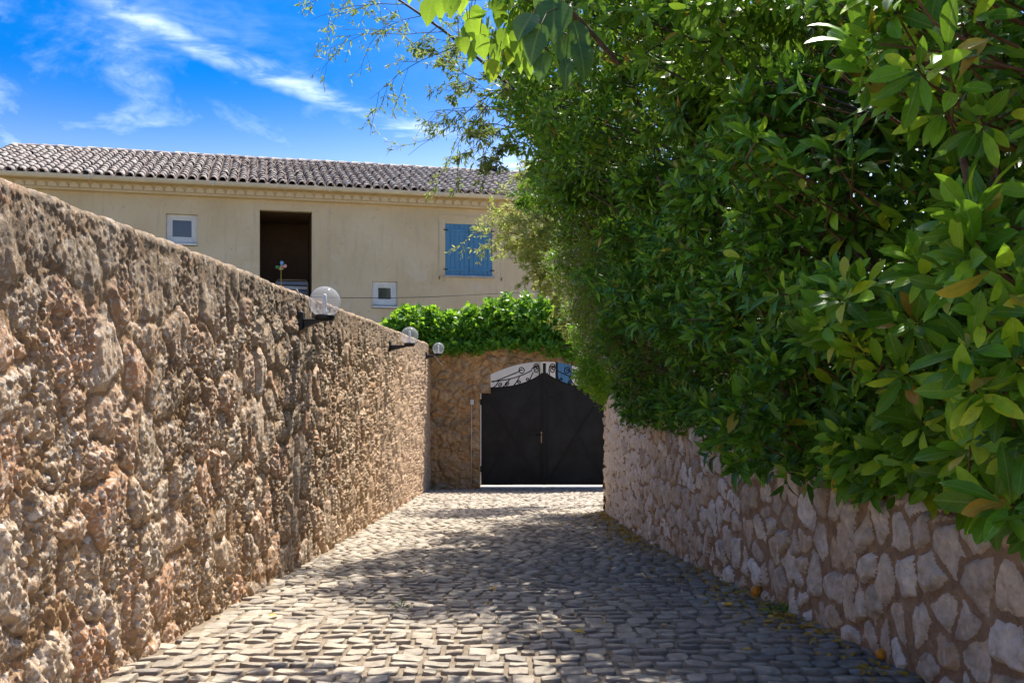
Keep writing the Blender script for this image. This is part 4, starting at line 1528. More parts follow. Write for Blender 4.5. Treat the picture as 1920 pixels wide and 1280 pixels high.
def leaf_objects(parent, pos, dirv, up, size, tmpl, mat, name='leaf'):
    key = (tmpl, mat.name)
    if key not in LEAF_ME:
        V0, F4, F3 = LT[tmpl]
        LEAF_ME[key] = []
        for cu, wi in ((0.0, 1.0), (0.14, 0.9), (0.28, 1.1), (-0.10, 1.2), (0.20, 0.8), (0.05, 1.12)):
            Vv = V0 * np.array([1, wi, 1])
            Vv[:, 2] -= cu * V0[:, 0] ** 2
            Vv[:, 1] += 0.06 * (wi - 1) * 4 * V0[:, 0] ** 2
            me = mesh_np('leaf', Vv, [F4, F3])
            leaf_uv(me, UVT[tmpl])
            me.materials.append(mat)
            LEAF_ME[key].append(me)
    mes = LEAF_ME[key]
    d, side, nn = frames(dirv, up)
    for i in range(len(pos)):
        o = link(name, mes[(i * 7 + 3) % len(mes)], None, parent)
        s_ = float(size[i])
        mt = Matrix(((d[i][0], side[i][0], nn[i][0], 0), (d[i][1], side[i][1], nn[i][1], 0), (d[i][2], side[i][2], nn[i][2], 0), (0, 0, 0, 1)))
        o.matrix_basis = Matrix.Translation(Vector(pos[i])) @ mt @ Matrix.Diagonal((s_, s_, s_, 1))


def rosettes(cen, axis, k_lo, k_hi, Lm, spread=(0.6, 1.45), stem=0.02, droop=0.15, jit=0.25):
    """leaves whorled round each shoot tip"""
    n = len(cen)
    axis = norm(axis)
    ref = norm(np.cross(axis, norm(rng.normal(size=(n, 3)))))
    ref2 = np.cross(axis, ref)
    P_, D_, U_, S_, I_ = [], [], [], [], []
    kk = rng.integers(k_lo, k_hi + 1, n)
    for j in range(k_hi):
        m_ = kk > j
        c = cen[m_]
        if len(c) == 0:
            continue
        az_ = j * 2.4 + rng.uniform(-.4, .4, m_.sum())
        f = j / max(1, k_hi - 1)
        th = spread[0] + (spread[1] - spread[0]) * f + rng.uniform(-jit, jit, m_.sum())
        rad = ref[m_] * np.cos(az_)[:, None] + ref2[m_] * np.sin(az_)[:, None]
        dv = axis[m_] * np.cos(th)[:, None] + rad * np.sin(th)[:, None]
        dv[:, 2] -= droop * rng.uniform(0.2, 1.4, len(dv))
        dv = norm(dv)
        back = axis[m_] * (-f * 2.2 * stem)[..., None] if np.ndim(f) else axis[m_] * (-f * 2.2 * stem)
        P_.append(c + back + dv * stem)
        D_.append(dv)
        U_.append(axis[m_] + 0.25 * rng.normal(size=dv.shape))
        S_.append(Lm * rng.uniform(0.62, 1.18, len(dv)))
        I_.append(np.where(m_)[0])
    return np.concatenate(P_), np.concatenate(D_), np.concatenate(U_), np.concatenate(S_), np.concatenate(I_)


def Xs(y, z):
    """lane-side surface of the hedge; z over the eye"""
    wv = sstep(6.2, 9.2, y)
    near = 1.50 - 0.16 * np.maximum(z + 0.1, 0)
    far = 1.36 - 0.44 * np.maximum(z + 0.15, 0)
    x = near * (1 - wv) + far * wv + 0.13 * sstep(9.0, 11.0, y)
    l1_ = fbm(y * 0.9, z * 0.9, 401, 2) - 0.5
    l2_ = fbm(y * 2.3, z * 2.3, 411, 2) - 0.5
    return x + 0.06 + 0.55 * l1_ + 0.30 * l2_


def surf_normal(y, z):
    h = 0.06
    dy = (Xs(y + h, z) - Xs(y - h, z)) / (2 * h)
    dz = (Xs(y, z + h) - Xs(y, z - h)) / (2 * h)
    return norm(np.stack([-np.ones_like(y), dy, dz], -1))


def shell(n, y0, y1, zlo, zhi, mean_depth=0.16, maxd=0.9, clump=2.8):
    """points in the outer layer of the hedge"""
    y = rng.uniform(y0, y1, n)
    u = rng.uniform(0, 1, n)
    lo = zlo(y)
    hi = zhi(y)
    z = lo + (hi - lo) * u
    dep = np.minimum(rng.exponential(mean_depth, n), maxd)
    cl_ = fbm(y * clump, z * clump, 441, 2)
    dep = dep + 0.55 * sstep(0.53, 0.36, cl_) - 0.20 * sstep(0.52, 0.72, cl_)
    x = Xs(y, z) + dep
    nn = surf_normal(y, z)
    return np.stack([x, y, z + E], -1), nn, dep


def fringe(n, y0, y1, lo=-0.03, hi=0.26):
    """shoots spilling over the top of the retaining wall"""
    y = rng.uniform(y0, y1, n)
    z = RWT(y) + rng.uniform(lo, hi, n)
    x = RWX(y) + 0.04 - rng.uniform(0.0, 0.16, n) - 0.10 * (fbm(y * 2, z * 2, 455, 2) - 0.5)
    return np.stack([x, y, z], -1), np.tile(np.array([[-0.85, -0.3, 0.1]]), (n, 1)), rng.uniform(0, 0.1, n)


def zwall(y):
    return RWT(y) - E


def pick(pos, size, dep_ok, n):
    """the n leaves that show largest in the picture"""
    px = 960 + F * pos[:, 0] / pos[:, 1]
    py = HOR - F * (pos[:, 2] - E) / pos[:, 1]
    vis = (px > -20) & (px < 1940) & (py > -20) & (py < 1300) & dep_ok
    sc_ = np.where(vis, size / pos[:, 1], -1)
    o = np.argsort(-sc_)
    m_ = np.zeros(len(pos), bool)
    m_[o[:n]] = True
    return m_ & vis


def twig_polys(cen, axis, length, r0, r1, bend=0.4):
    out_ = []
    for i in range(len(cen)):
        if cen[i][2] < RWT(cen[i][1]) + 0.26:
            continue
        a = axis[i]
        L = length * random.uniform(0.6, 1.3)
        back = np.array([0.85, random.uniform(-.3, .3), -0.25])
        p0 = cen[i]
        p1 = p0 - a * L * 0.5 + back * L * 0.10
        p2 = p1 - a * L * 0.35 * (1 - bend) + back * L * bend
        out_.append((np.array([p0, p1, p2]), np.array([r1, (r0 + r1) / 2, r0])))
    return out_


def stems(parent, bases, tops, r0, mat, name='stem', wob=0.15):
    for b0, t0_ in zip(bases, tops):
        b0 = np.array(b0, float)
        t0_ = np.array(t0_, float)
        k_ = 7
        pts = [b0 + (t0_ - b0) * f + np.array([random.uniform(-wob, wob), random.uniform(-wob, wob), 0]) * math.sin(f * math.pi) for f in np.linspace(0, 1, k_)]
        V_, F_ = tubes_np([(np.array(pts), np.linspace(r0, r0 * 0.35, k_))], 8)
        link(name, mesh_np(name, V_, F_), mat, parent)


def plant(name, label, cat, loc=(0, 0, 0)):
    return tag(empty(name, loc), label, cat)


# --- big-leaved shrub nearest the camera
sh1 = plant('big_leaf_shrub', 'shrub with large glossy leaves in whorls, nearest on the right', 'shrub')
cen, nn, dep = shell(1250, 1.9, 5.7, lambda y: zwall(y) + np.interp(y, [2.0, 3.0, 3.8, 5.6], [0.26, 0.13, 0.03, -0.02]), lambda y: 1.75 + 0 * y, 0.17, 0.9)
keep = (rng.uniform(size=len(cen)) < 1 - 0.96 * sstep(4.0, 5.2, cen[:, 1])) & (vnoise(cen[:, 1] * 2.2, cen[:, 2] * 2.2, 77) > 0.24)
cen, nn, dep = cen[keep], nn[keep], dep[keep]
fc, fn_, fd = fringe(110, 2.9, 5.0, 0.11, 0.34)
cen, nn, dep = np.concatenate([cen, fc]), np.concatenate([nn, fn_]), np.concatenate([dep, fd])
ax = norm(nn * 0.6 + np.array([0, -0.6, 0.5]) + 0.36 * rng.normal(size=nn.shape))
Pp, Dd, Uu, Ss, Ii = rosettes(cen, ax, 5, 10, 0.145, (0.5, 1.5), 0.02, 0.18)
Ss = Ss * (0.95 + 0.10 * sstep(5.5, 2.6, Pp[:, 1])) * rng.uniform(0.75, 1.1, len(Ss))
mk = pick(Pp, Ss, dep[Ii] < 0.16, 300)
leaf_objects(sh1, Pp[mk], Dd[mk], Uu[mk], Ss[mk], 'oval', M['leaf_big'])
link('foliage', leaves_mesh('foliage', Pp[~mk], Dd[~mk], Uu[~mk], Ss[~mk], 'oval'), M['leaf_big'], sh1, 'stuff')
V_, F_ = tubes_np(twig_polys(cen, ax, 0.34, 0.0065, 0.0035), 5)
link('twigs', mesh_np('twigs', V_, F_), M['twig'], sh1, 'stuff')
bs, tp2 = [], []
for yv, xo, zt, yo in ((3.0, 2.2, 1.7, .3), (3.6, 2.1, 1.8, .2), (4.1, 2.25, 1.75, -.2), (4.6, 2.05, 1.6, .3), (5.1, 2.2, 1.8, .1)):
    bs.append((xo + .1, yv, float(RWT(yv)) - .08))
    tp2.append((xo - 0.45, yv + yo, E + zt))
stems(sh1, bs, tp2, 0.028, M['bark'])
# leaning limbs that show between the leaves
stems(sh1, [P(1650, 560, 4.9), P(1560, 330, 5.6), P(1420, 175, 6.0), P(1880, 520, 3.6)], [P(1520, 270, 4.55), P(1340, 95, 5.6), P(1310, 70, 5.8), P(1840, 180, 3.3)], 0.019, M['bark'], 'branch', 0.05)

# --- dense medium-leaved hedge
sh2 = plant('evergreen_hedge', 'dense dark evergreen hedge with pointed mid-sized leaves over the wall', 'hedge')
cen, nn, dep = shell(5000, 4.0, 9.9, lambda y: zwall(y) + 0.03 - 0.14 * vnoise(y * 2.1, y * 0, 5), lambda y: 1.55 + 0.4 * vnoise(y, y * 0, 8), 0.13, 0.7)
keep = (rng.uniform(size=len(cen)) < sstep(3.9, 5.0, cen[:, 1])) & (rng.uniform(size=len(cen)) < 1 - sstep(9.0, 9.9, cen[:, 1]))
cen, nn, dep = cen[keep], nn[keep], dep[keep]
fc, fn_, fd = fringe(400, 4.3, 9.8, 0.05, 0.30)
cen, nn, dep = np.concatenate([cen, fc]), np.concatenate([nn, fn_]), np.concatenate([dep, fd])
ax = norm(nn * 0.7 + np.array([0, -0.45, 0.45]) + 0.45 * rng.normal(size=nn.shape))
Pp, Dd, Uu, Ss, Ii = rosettes(cen, ax, 4, 8, 0.108, (0.5, 1.45), 0.015, 0.12)
mk = pick(Pp, Ss, dep[Ii] < 0.10, 300)
leaf_objects(sh2, Pp[mk], Dd[mk], Uu[mk], Ss[mk], 'lance', M['leaf_mid'])
link('foliage', leaves_mesh('foliage', Pp[~mk], Dd[~mk], Uu[~mk], Ss[~mk], 'lance'), M['leaf_mid'], sh2, 'stuff')
sel = rng.permutation(len(cen))[:1600]
V_, F_ = tubes_np(twig_polys(cen[sel], ax[sel], 0.26, 0.005, 0.0025), 4)
link('twigs', mesh_np('twigs', V_, F_), M['twig'], sh2, 'stuff')
stems(sh2, [(2.0, v, float(RWT(v)) - .08) for v in (5.9, 6.9, 8.0, 9.0)], [(1.2 - .1 * i, v + .3, E + 1.5) for i, v in enumerate((5.9, 6.9, 8.0, 9.0))], 0.03, M['bark'])

# --- laurel tree leaning over the lane
sh3 = plant('laurel_tree', 'leaning laurel tree with drooping dark leaves over the lane', 'tree')
ztop = lambda y: np.interp(y, [4.5, 6, 7, 8.5, 11, 13.5], [1.9, 2.3, 2.6, 3.2, 3.3, 2.3])
cen, nn, dep = shell(4600, 4.6, 13.2, lambda y: 1.15 + 0.5 * vnoise(y * 0.9, y * 0, 15), ztop, 0.20, 1.0)
ax = norm(nn * 0.8 + np.array([0, -0.2, 0.1]) + 0.45 * rng.normal(size=nn.shape))
# roof of the crown
n = 1500
yv = rng.uniform(6.0, 13.4, n)
zt = ztop(yv)
wv = rng.uniform(0, 1, n)
xv = Xs(yv, zt) + wv * 2.6
zz = zt + 0.12 * np.sin(wv * math.pi) - 0.5 * wv + 0.5 * (fbm(xv, yv, 421, 3) - 0.5)
cen = np.concatenate([cen, np.stack([xv, yv, zz + E], -1)])
ax = np.concatenate([ax, norm(np.array([[-.2, -.1, 0.9]]) + 0.4 * rng.normal(size=(n, 3)))])
dep = np.concatenate([dep, np.full(n, 0.5)])
# a bough reaching out over the lane near the camera
bo_c, bo_n = [], []
for c_, r_, k_ in (((1.05, 5.3, E + 2.0), (.55, .45, .42), 170), ((0.55, 5.5, E + 2.15), (.45, .4, .32), 130), ((0.15, 5.7, E + 2.3), (.35, .35, .22), 70)):
    v_ = norm(rng.normal(size=(k_, 3)))
    bo_c.append(np.array(c_) + v_ * (rng.uniform(0, 1, k_) ** .5)[:, None] * np.array(r_))
    bo_n.append(v_)
bo_c, bo_n = np.concatenate(bo_c), np.concatenate(bo_n)
cen = np.concatenate([cen, bo_c])
ax = np.concatenate([ax, norm(bo_n * .7 + np.array([-.2, -.2, .2]) + .4 * rng.normal(size=bo_n.shape))])
dep = np.concatenate([dep, np.full(len(bo_c), 0.05)])
Pp, Dd, Uu, Ss, Ii = rosettes(cen, ax, 4, 7, 0.118, (0.6, 1.6), 0.02, 0.35)
mk = pick(Pp, Ss, dep[Ii] < 0.12, 300)
leaf_objects(sh3, Pp[mk], Dd[mk], Uu[mk], Ss[mk], 'oval', M['leaf_laurel'])
crown3 = link('crown', leaves_mesh('crown', Pp[~mk], Dd[~mk], Uu[~mk], Ss[~mk], 'lance'), M['leaf_laurel'], sh3, 'stuff')
sel = rng.permutation(len(cen))[:1500]
V_, F_ = tubes_np(twig_polys(cen[sel], ax[sel], 0.36, 0.007, 0.003), 4)
link('twigs', mesh_np('twigs', V_, F_), M['twig_dark'], sh3, 'stuff')
stems(sh3, [(2.5, 6.0, float(RWT(6.0)) - .1), (2.4, 8.6, float(RWT(8.6)) - .1), (2.3, 11.2, float(RWT(11)) - .1)], [(1.5, 6.2, E + 2.2), (0.9, 8.4, E + 2.8), (0.7, 10.8, E + 3.0)], 0.07, M['bark'], 'trunk')
bs, tp2 = [], []
for i in range(14):
    yv = random.uniform(5, 12.5)
    zt = random.uniform(1.4, 2.8)
    xb_ = float(Xs(np.array(yv), np.array(zt)))
    bs.append((xb_ + 1.3, yv + random.uniform(-.4, .4), E + zt - 0.7))
    tp2.append((xb_ + 0.12, yv, E + zt))
stems(sh3, bs, tp2, 0.018, M['bark'], 'branch', 0.1)

# crown of the near trees above the picture, set back behind the outer leaves
n = 1100
yv = rng.uniform(2.4, 6.4, n)
xv = rng.uniform(1.85, 4.0, n)
zz = 2.45 + 0.5 * rng.uniform(0, 1, n) + 0.5 * (fbm(xv, yv, 431, 3) - 0.5)
cen2 = np.stack([xv, yv, zz + E], -1)
Pp, Dd, Uu, Ss, Ii = rosettes(cen2, norm(np.array([[-.2, -.1, 0.9]]) + 0.4 * rng.normal(size=(n, 3))), 4, 7, 0.16, (0.6, 1.6), 0.02, 0.3)
link('upper_crown', leaves_mesh('upper_crown', Pp, Dd, Uu, Ss, 'lance'), M['leaf_laurel'], sh3, 'stuff')

# shaded inner mass of the hedge row: sparse big leaves deep inside, so that little sky shows through
n = 9500
yv = np.where(rng.uniform(size=n) < 0.45, rng.uniform(2.0, 6.5, n), rng.uniform(6.0, 14.0, n))
zz = zwall(yv) + rng.uniform(0, 1, n) * (np.where(yv < 5, 1.6, ztop(np.clip(yv, 4.5, 13.5))) - zwall(yv))
xv = Xs(yv, zz) + rng.uniform(0.45, 2.4, n)
cen = np.stack([xv, yv, zz + E], -1)
ax = norm(np.array([[-.7, -.2, .3]]) + 0.6 * rng.normal(size=(n, 3)))
Pp, Dd, Uu, Ss, Ii = rosettes(cen, ax, 3, 5, 0.165, (0.6, 1.5), 0.02, 0.2)
link('inner_foliage', leaves_mesh('inner_foliage', Pp, Dd, Uu, Ss, 'blade'), M['leaf_laurel'], sh3, 'stuff')

# --- flowering shrub with fine leaves, far part of the wall
sh4 = plant('flowering_shrub', 'fine-leaved shrub with tiny pale pink flowers at the far wall end', 'shrub')
cen, nn, dep = shell(9500, 8.9, 14.9, lambda y: zwall(y) + 0.02 - 0.22 * vnoise(y * 1.9, y * 0, 6), lambda y: 1.75 + 0.3 * vnoise(y, y * 0, 18), 0.15, 0.8)
keep = rng.uniform(size=len(cen)) < sstep(8.7, 10.0, cen[:, 1])
cen, nn, dep = cen[keep], nn[keep], dep[keep]
ax = norm(nn * 0.7 + np.array([-.1, -0.2, 0.2]) + 0.6 * rng.normal(size=nn.shape))
Pp, Dd, Uu, Ss, Ii = rosettes(cen, ax, 5, 9, 0.062, (0.4, 1.5), 0.03, 0.2)
link('foliage', leaves_mesh('foliage', Pp, Dd, Uu, Ss, 'blade', np.full(len(Pp), 0.9)), M['leaf_fine'], sh4, 'stuff')
sel = rng.permutation(len(cen))[:3000]
V_, F_ = tubes_np(twig_polys(cen[sel], ax[sel], 0.34, 0.004, 0.002), 4)
link('twigs', mesh_np('twigs', V_, F_), M['twig'], sh4, 'stuff')
fl = (dep < 0.14) & (vnoise(cen[:, 1] * 1.2, cen[:, 2] * 1.2, 33) > 0.50)
fsel = np.where(fl)[0][:380]
Pp, Dd, Uu, Ss, Ii = rosettes(cen[fsel] + nn[fsel] * 0.06, norm(nn[fsel] + np.array([0, -.5, .3])), 4, 5, 0.024, (0.9, 1.2), 0.002, 0.0)
link('flowers', leaves_mesh('flowers', Pp, Dd, Uu, Ss, 'oval', np.full(len(Pp), 1.6)), M['petal'], sh4, 'stuff')
stems(sh4, [(1.9, v, float(RWT(v)) - .08) for v in (10.2, 11.4, 12.6, 13.8)], [(1.2, v - .2, E + 1.4) for v in (10.2, 11.4, 12.6, 13.8)], 0.022, M['bark'])
"""generic leaf clouds in ellipsoids"""


def cloud(blobs, per, shellness=0.5):
    Cs, Ns = [], []
    for (c, r, n) in blobs:
        n = int(n * per)
        v = norm(rng.normal(size=(n, 3)))
        rad = rng.uniform(0, 1, n) ** shellness
        Cs.append(np.array(c) + v * rad[:, None] * np.array(r))
        Ns.append(v)
    return np.concatenate(Cs), np.concatenate(Ns)


# --- bright climber hanging over the end of the retaining wall
sh5 = plant('hanging_climber', 'bright green climber hanging over the end of the retaining wall', 'climber')
bl = []
for px, py, d, rx, rz, n in ((1120, 655, 14.2, .36, .30, 130), (1105, 700, 13.9, .22, .26, 90), (1130, 735, 13.9, .14, .24, 60), (1090, 625, 15.0, .22, .20, 60), (1160, 690, 13.6, .3, .3, 110), (1190, 740, 12.8, .2, .16, 60)):
    bl.append((P(px, py, d), (rx, .35, rz), n))
cen, nn = cloud(bl, 1.5, 0.45)
ax = norm(nn * .6 + np.array([-.2, -.5, .2]) + .5 * rng.normal(size=nn.shape))
Pp, Dd, Uu, Ss, Ii = rosettes(cen, ax, 4, 7, 0.085, (0.5, 1.5), 0.02, 0.35)
link('foliage', leaves_mesh('foliage', Pp, Dd, Uu, Ss, 'oval'), M['leaf_ivy'], sh5, 'stuff')
stems(sh5, [(1.8, 14.3, float(RWT(14.3)) - .05), (1.75, 13.9, float(RWT(14)) - .05)], [P(1105, 690, 13.9), P(1130, 660, 14.0)], 0.012, M['twig'])

# --- ivy over the gateway
iv = plant('ivy_hedge', 'sunlit ivy thickly covering the top of the gateway wall', 'ivy')
bl = []
for px in range(738, 1110, 14):
    f = (px - 738) / 372
    topy = np.interp(px, [735, 765, 800, 840, 880, 930, 960, 1000, 1040, 1075, 1110], [600, 578, 577, 586, 580, 566, 562, 560, 566, 566, 575])
    boty = np.interp(px, [735, 800, 830, 880, 930, 1000, 1040, 1110], [640, 645, 655, 660, 652, 652, 655, 672])
    d = 22.35
    ctr = P(px, (topy + boty) / 2, d)
    hz = (boty - topy) / 2 / F * d
    bl.append((ctr, (.30, .62, hz * 1.02), 150))
for px, py, rz in ((745, 592, .2), (760, 580, .16), (808, 577, .14), (846, 583, .12), (880, 578, .2), (920, 566, .22), (948, 560, .24), (985, 556, .26), (1016, 560, .2), (1050, 562, .2), (1075, 570, .25)):
    bl.append((P(px, py + 8, 22.3), (.14, .3, rz), 42))
for px, py, rz in ((815, 648, .12), (835, 652, .14), (862, 653, .10), (890, 652, .12), (925, 647, .08), (960, 646, .08), (1000, 648, .10), (1040, 655, .16), (1075, 665, .2)):
    bl.append((P(px, py, 21.75), (.22, .16, rz), 34))
cen, nn = cloud(bl, 1.0, 0.4)
ax = norm(nn * .5 + np.array([0, -.35, .6]) + .45 * rng.normal(size=nn.shape))
Pp, Dd, Uu, Ss, Ii = rosettes(cen, ax, 2, 4, 0.125, (0.6, 1.5), 0.04, 0.25)
link('foliage', leaves_mesh('foliage', Pp, Dd, Uu, Ss, 'ivy'), M['leaf_ivy'], iv, 'stuff')
stems(iv, [(-1.0, 22.5, ATOP), (0.4, 22.5, ATOP), (1.8, 22.4, ATOP)], [(-1.6, 22.4, ATOP + .5), (0.2, 22.4, ATOP + .7), (1.4, 22.4, ATOP + .6)], 0.03, M['bark'])


# --- airy twiggy trees
def spray(start, dirv, length, depth, polys, leafp, r0=0.008, droop=0.25, nleaf=9, lat=0.9):
    k_ = 8
    pts = [np.array(start, float)]
    d = norm(np.array(dirv, float))
    for i in range(k_):
        d = norm(d + rng.normal(0, 0.10, 3) + np.array([0, 0, -droop / k_]))
        pts.append(pts[-1] + d * length / k_)
    pts = np.array(pts)
    polys.append((pts, np.linspace(r0, max(0.0016, r0 * 0.3), k_ + 1)))
    if depth > 0:
        for i in range(2, k_):
            if random.random() < lat:
                s_ = random.choice((-1, 1))
                tdir = norm(pts[i + 1] - pts[i - 1])
                side = norm(np.cross(tdir, rng.normal(size=3)))
                spray(pts[i], tdir * 0.75 + side * 0.6, length * random.uniform(0.28, 0.5), depth - 1, polys, leafp, r0 * 0.5, droop, nleaf, lat * .8)
    if depth <= 1:
        for q in range(nleaf):
            f = random.uniform(0.25, 1.0) * k_
            i = min(int(f), k_ - 1)
            p = pts[i] + (pts[i + 1] - pts[i]) * (f - i)
            tdir = norm(pts[i + 1] - pts[i])
            leafp.append((p, norm(tdir * 0.7 + rng.normal(0, .6, 3) + np.array([0, 0, -.15]))))


sh6 = plant('feathery_tree', 'airy twiggy tree with sparse yellowish leaves against the sky', 'tree')
polys, lp = [], []
d0 = 10.0
root_p = P(1010, 190, d0 + .3)
mains = [((965, 170), (740, -5), 0.020), ((740, -5), (640, -70), 0.012)]
for a, b_, r_ in mains:
    A_, B_ = P(a[0], a[1], d0), P(b_[0], b_[1], d0)
    pts = np.array([A_ + (B_ - A_) * f + np.array([0, 0, 0.05 * math.sin(f * math.pi)]) for f in np.linspace(0, 1, 8)])
    polys.append((pts, np.linspace(r_, r_ * .6, 8)))
sprays = [((760, 8), (565, 52), 2, 6), ((735, -2), (560, 20), 2, 6), ((830, 60), (628, 100), 2, 6), ((850, 90), (690, 165), 2, 7), ((880, 110), (800, 120), 2, 9),
          ((900, 150), (800, 150), 2, 8), ((930, 170), (770, 300), 2, 8), ((940, 200), (800, 215), 2, 9), ((950, 220), (870, 300), 2, 10), ((940, 170), (850, 190), 2, 10),
          ((960, 240), (870, 250), 2, 10), ((970, 260), (890, 310), 2, 10), ((930, 120), (850, 60), 2, 9), ((900, 100), (820, 20), 2, 8), ((960, 150), (900, 60), 2, 10), ((970, 200), (905, 140), 2, 10), ((820, 50), (770, 90), 2, 6), ((790, 30), (700, 55), 2, 6)]
for a, b_, dp_, nl in sprays:
  for rep in range(2 if a[0] > 870 else 1):
    dd = d0 + random.uniform(-.5, .5)
    A_, B_ = P(a[0] + 12 * rep, a[1] + random.uniform(-12, 12) * rep, dd), P(b_[0] + 25 * rep, b_[1] + random.uniform(-20, 20) * rep, dd + random.uniform(-.4, .4))
    L_ = np.linalg.norm(B_ - A_)
    spray(A_, norm(B_ - A_) + np.array([0, 0, .10]), L_ * 1.0, dp_, polys, lp, 0.005, 0.22, nl, 0.75)
V_, F_ = tubes_np(polys, 4)
link('branch_work', mesh_np('branch_work', V_, F_), M['twig_dark'], sh6, 'stuff')
lpos = np.array([a for a, b_ in lp])
ldir = np.array([b_ for a, b_ in lp])
lsz = rng.uniform(0.035, 0.085, len(lpos))
lup = norm(rng.normal(size=lpos.shape) + np.array([0, 0, 1.0]))
mk = pick(lpos, lsz, np.ones(len(lpos), bool), 60)
link('crown', leaves_mesh('crown', lpos, ldir, lup, lsz, 'lance', np.full(len(lpos), .8)), M['leaf_feather'], sh6, 'stuff')
stems(sh6, [(2.2, d0 + .4, float(RWT(10.4)) - .1), (1.5, d0 + .3, E + 1.7)], [(1.5, d0 + .3, E + 1.7), P(965, 170, d0)], 0.05, M['bark'], 'trunk', 0.05)

# --- pale feathery shrub in front of the house corner
sh7 = plant('pale_shrub', 'pale yellow green feathery shrub in front of the house corner', 'shrub')
polys, lp = [], []
d0 = 16.5
for a, b_, nl in (((1060, 470), (905, 415), 12), ((1060, 450), (915, 440), 12), ((1070, 430), (940, 400), 12), ((1060, 500), (960, 440), 14), ((1070, 520), (990, 480), 14), ((1080, 540), (1000, 510), 14),
                  ((1090, 560), (1020, 540), 14), ((1070, 420), (985, 380), 14), ((1060, 400), (990, 350), 14), ((1080, 580), (1040, 590), 14), ((1090, 450), (1010, 420), 14), ((1100, 500), (1020, 470), 14), ((1050, 380), (975, 330), 12),
                  ((1080, 360), (985, 310), 12), ((1100, 600), (1060, 620), 14), ((1095, 530), (1030, 500), 14), ((1085, 480), (1010, 450), 14)):
    for rep in range(5):
        dd = d0 + random.uniform(-.7, .7)
        A_, B_ = P(a[0] + random.uniform(-8, 18), a[1] + random.uniform(-10, 10), dd), P(b_[0] + random.uniform(-14, 26), b_[1] + random.uniform(-16, 16), dd)
        spray(A_, norm(B_ - A_) + np.array([0, 0, .2]), np.linalg.norm(B_ - A_), 2, polys, lp, 0.007, 0.35, nl, 0.7)
V_, F_ = tubes_np(polys, 4)
link('branch_work', mesh_np('branch_work', V_, F_), M['twig'], sh7, 'stuff')
lpos = np.array([a for a, b_ in lp])
ldir = np.array([b_ for a, b_ in lp])
link('crown', leaves_mesh('crown', lpos, ldir, norm(rng.normal(size=lpos.shape) + np.array([0, 0, 1.0])), rng.uniform(0.05, 0.11, len(lpos)), 'blade', np.full(len(lpos), .9)), M['leaf_light'], sh7, 'stuff')
stems(sh7, [(2.4, 16.4, float(gz(16.4))), (2.2, 16.8, float(gz(16.4)))], [P(1075, 470, d0), P(1085, 520, d0)], 0.04, M['bark'], 'trunk', 0.06)

# --- big soft-leaved climber up in the laurel
sh8 = plant('broad_leaf_climber', 'climber with large pale heart-shaped leaves hanging at the top', 'climber')
spots = [(812, 22, .20), (846, 8, .16), (868, 12, .14), (900, 90, .17), (880, 60, .16), (925, 108, .17), (905, 70, .16), (940, 40, .15), (935, 130, .15), (950, 80, .17), (960, 110, .16), (915, 140, .14), (965, 50, .18), (985, 20, .18), (890, 35, .15),
         (975, 85, .17), (860, 95, .13), (990, 130, .16), (1000, 60, .18), (945, 15, .16), (1060, 10, .16), (780, 5, .13)]
Pp, Dd, Uu, Ss = [], [], [], []
for px, py, L_ in spots:
    for rep in range(2):
        d = 5.9 + random.uniform(-.25, .35)
        Pp.append(P(px + random.uniform(-14, 14) * rep, py - 26 + random.uniform(-16, 16) * rep, d))
        Dd.append((random.uniform(-.45, .45), random.uniform(-.35, .2), -1))
        Uu.append((random.uniform(-.6, .6), -1, random.uniform(.0, .6)))
        Ss.append(L_ * random.uniform(.75, 1.05))
Pp, Dd, Uu, Ss = map(np.array, (Pp, Dd, Uu, Ss))
leaf_objects(sh8, Pp, Dd, Uu, Ss, 'heart', M['leaf_vine'])
mid = [P(1120, 60, 6.2), P(1040, 10, 6.0), P(960, -5, 5.9), P(880, 0, 5.9), P(800, -25, 5.9)]
V_, F_ = tubes_np([(np.array(mid), np.linspace(.012, .004, 5))], 6)
link('stem', mesh_np('stem', V_, F_), M['twig'], sh8)
V_, F_ = tubes_np([(np.array([p_, p_ + np.array([random.uniform(-.02, .02), .03, .10])]), np.array([.0022, .003])) for p_ in Pp], 4)
link('leaf_stalks', mesh_np('leaf_stalks', V_, F_), M['twig'], sh8, 'stuff')
sh9 = plant('fig_branch', 'cluster of big dull green lobed leaves high in the hedge', 'climber')
Pp, Dd, Uu, Ss = [], [], [], []
for px, py, L_, dx in ((1040, 30, .27, 0), (1075, 70, .26, .3), (1015, 75, .22, -.4), (1050, 95, .2, .1), (1020, 130, .18, -.3), (1085, 110, .2, .4), (1000, 55, .2, -.5), (1060, 140, .17, .2), (1030, 5, .22, -.1)):
    d = 4.85 + random.uniform(-.12, .15)
    Pp.append(P(px, py - 30, d))
    Dd.append((dx + random.uniform(-.2, .2), random.uniform(-.5, 0), -1))
    Uu.append((dx * .6, -1, .55))
    Ss.append(L_)
Pp, Dd, Uu, Ss = map(np.array, (Pp, Dd, Uu, Ss))
leaf_objects(sh9, Pp, Dd, Uu, Ss, 'heart', M['leaf_fig'])
V_, F_ = tubes_np([(np.array([P(1160, 120, 5.3), P(1090, 40, 5.0), P(1040, -10, 4.9)]), np.array([.016, .012, .006]))], 6)
link('stem', mesh_np('stem', V_, F_), M['bark'], sh9)
V_, F_ = tubes_np([(np.array([p_, p_ + np.array([.03, .06, .08]), P(1060, 10, 4.95)]), np.array([.003, .003, .004])) for p_ in Pp], 4)
link('leaf_stalks', mesh_np('leaf_stalks', V_, F_), M['twig'], sh9, 'stuff')

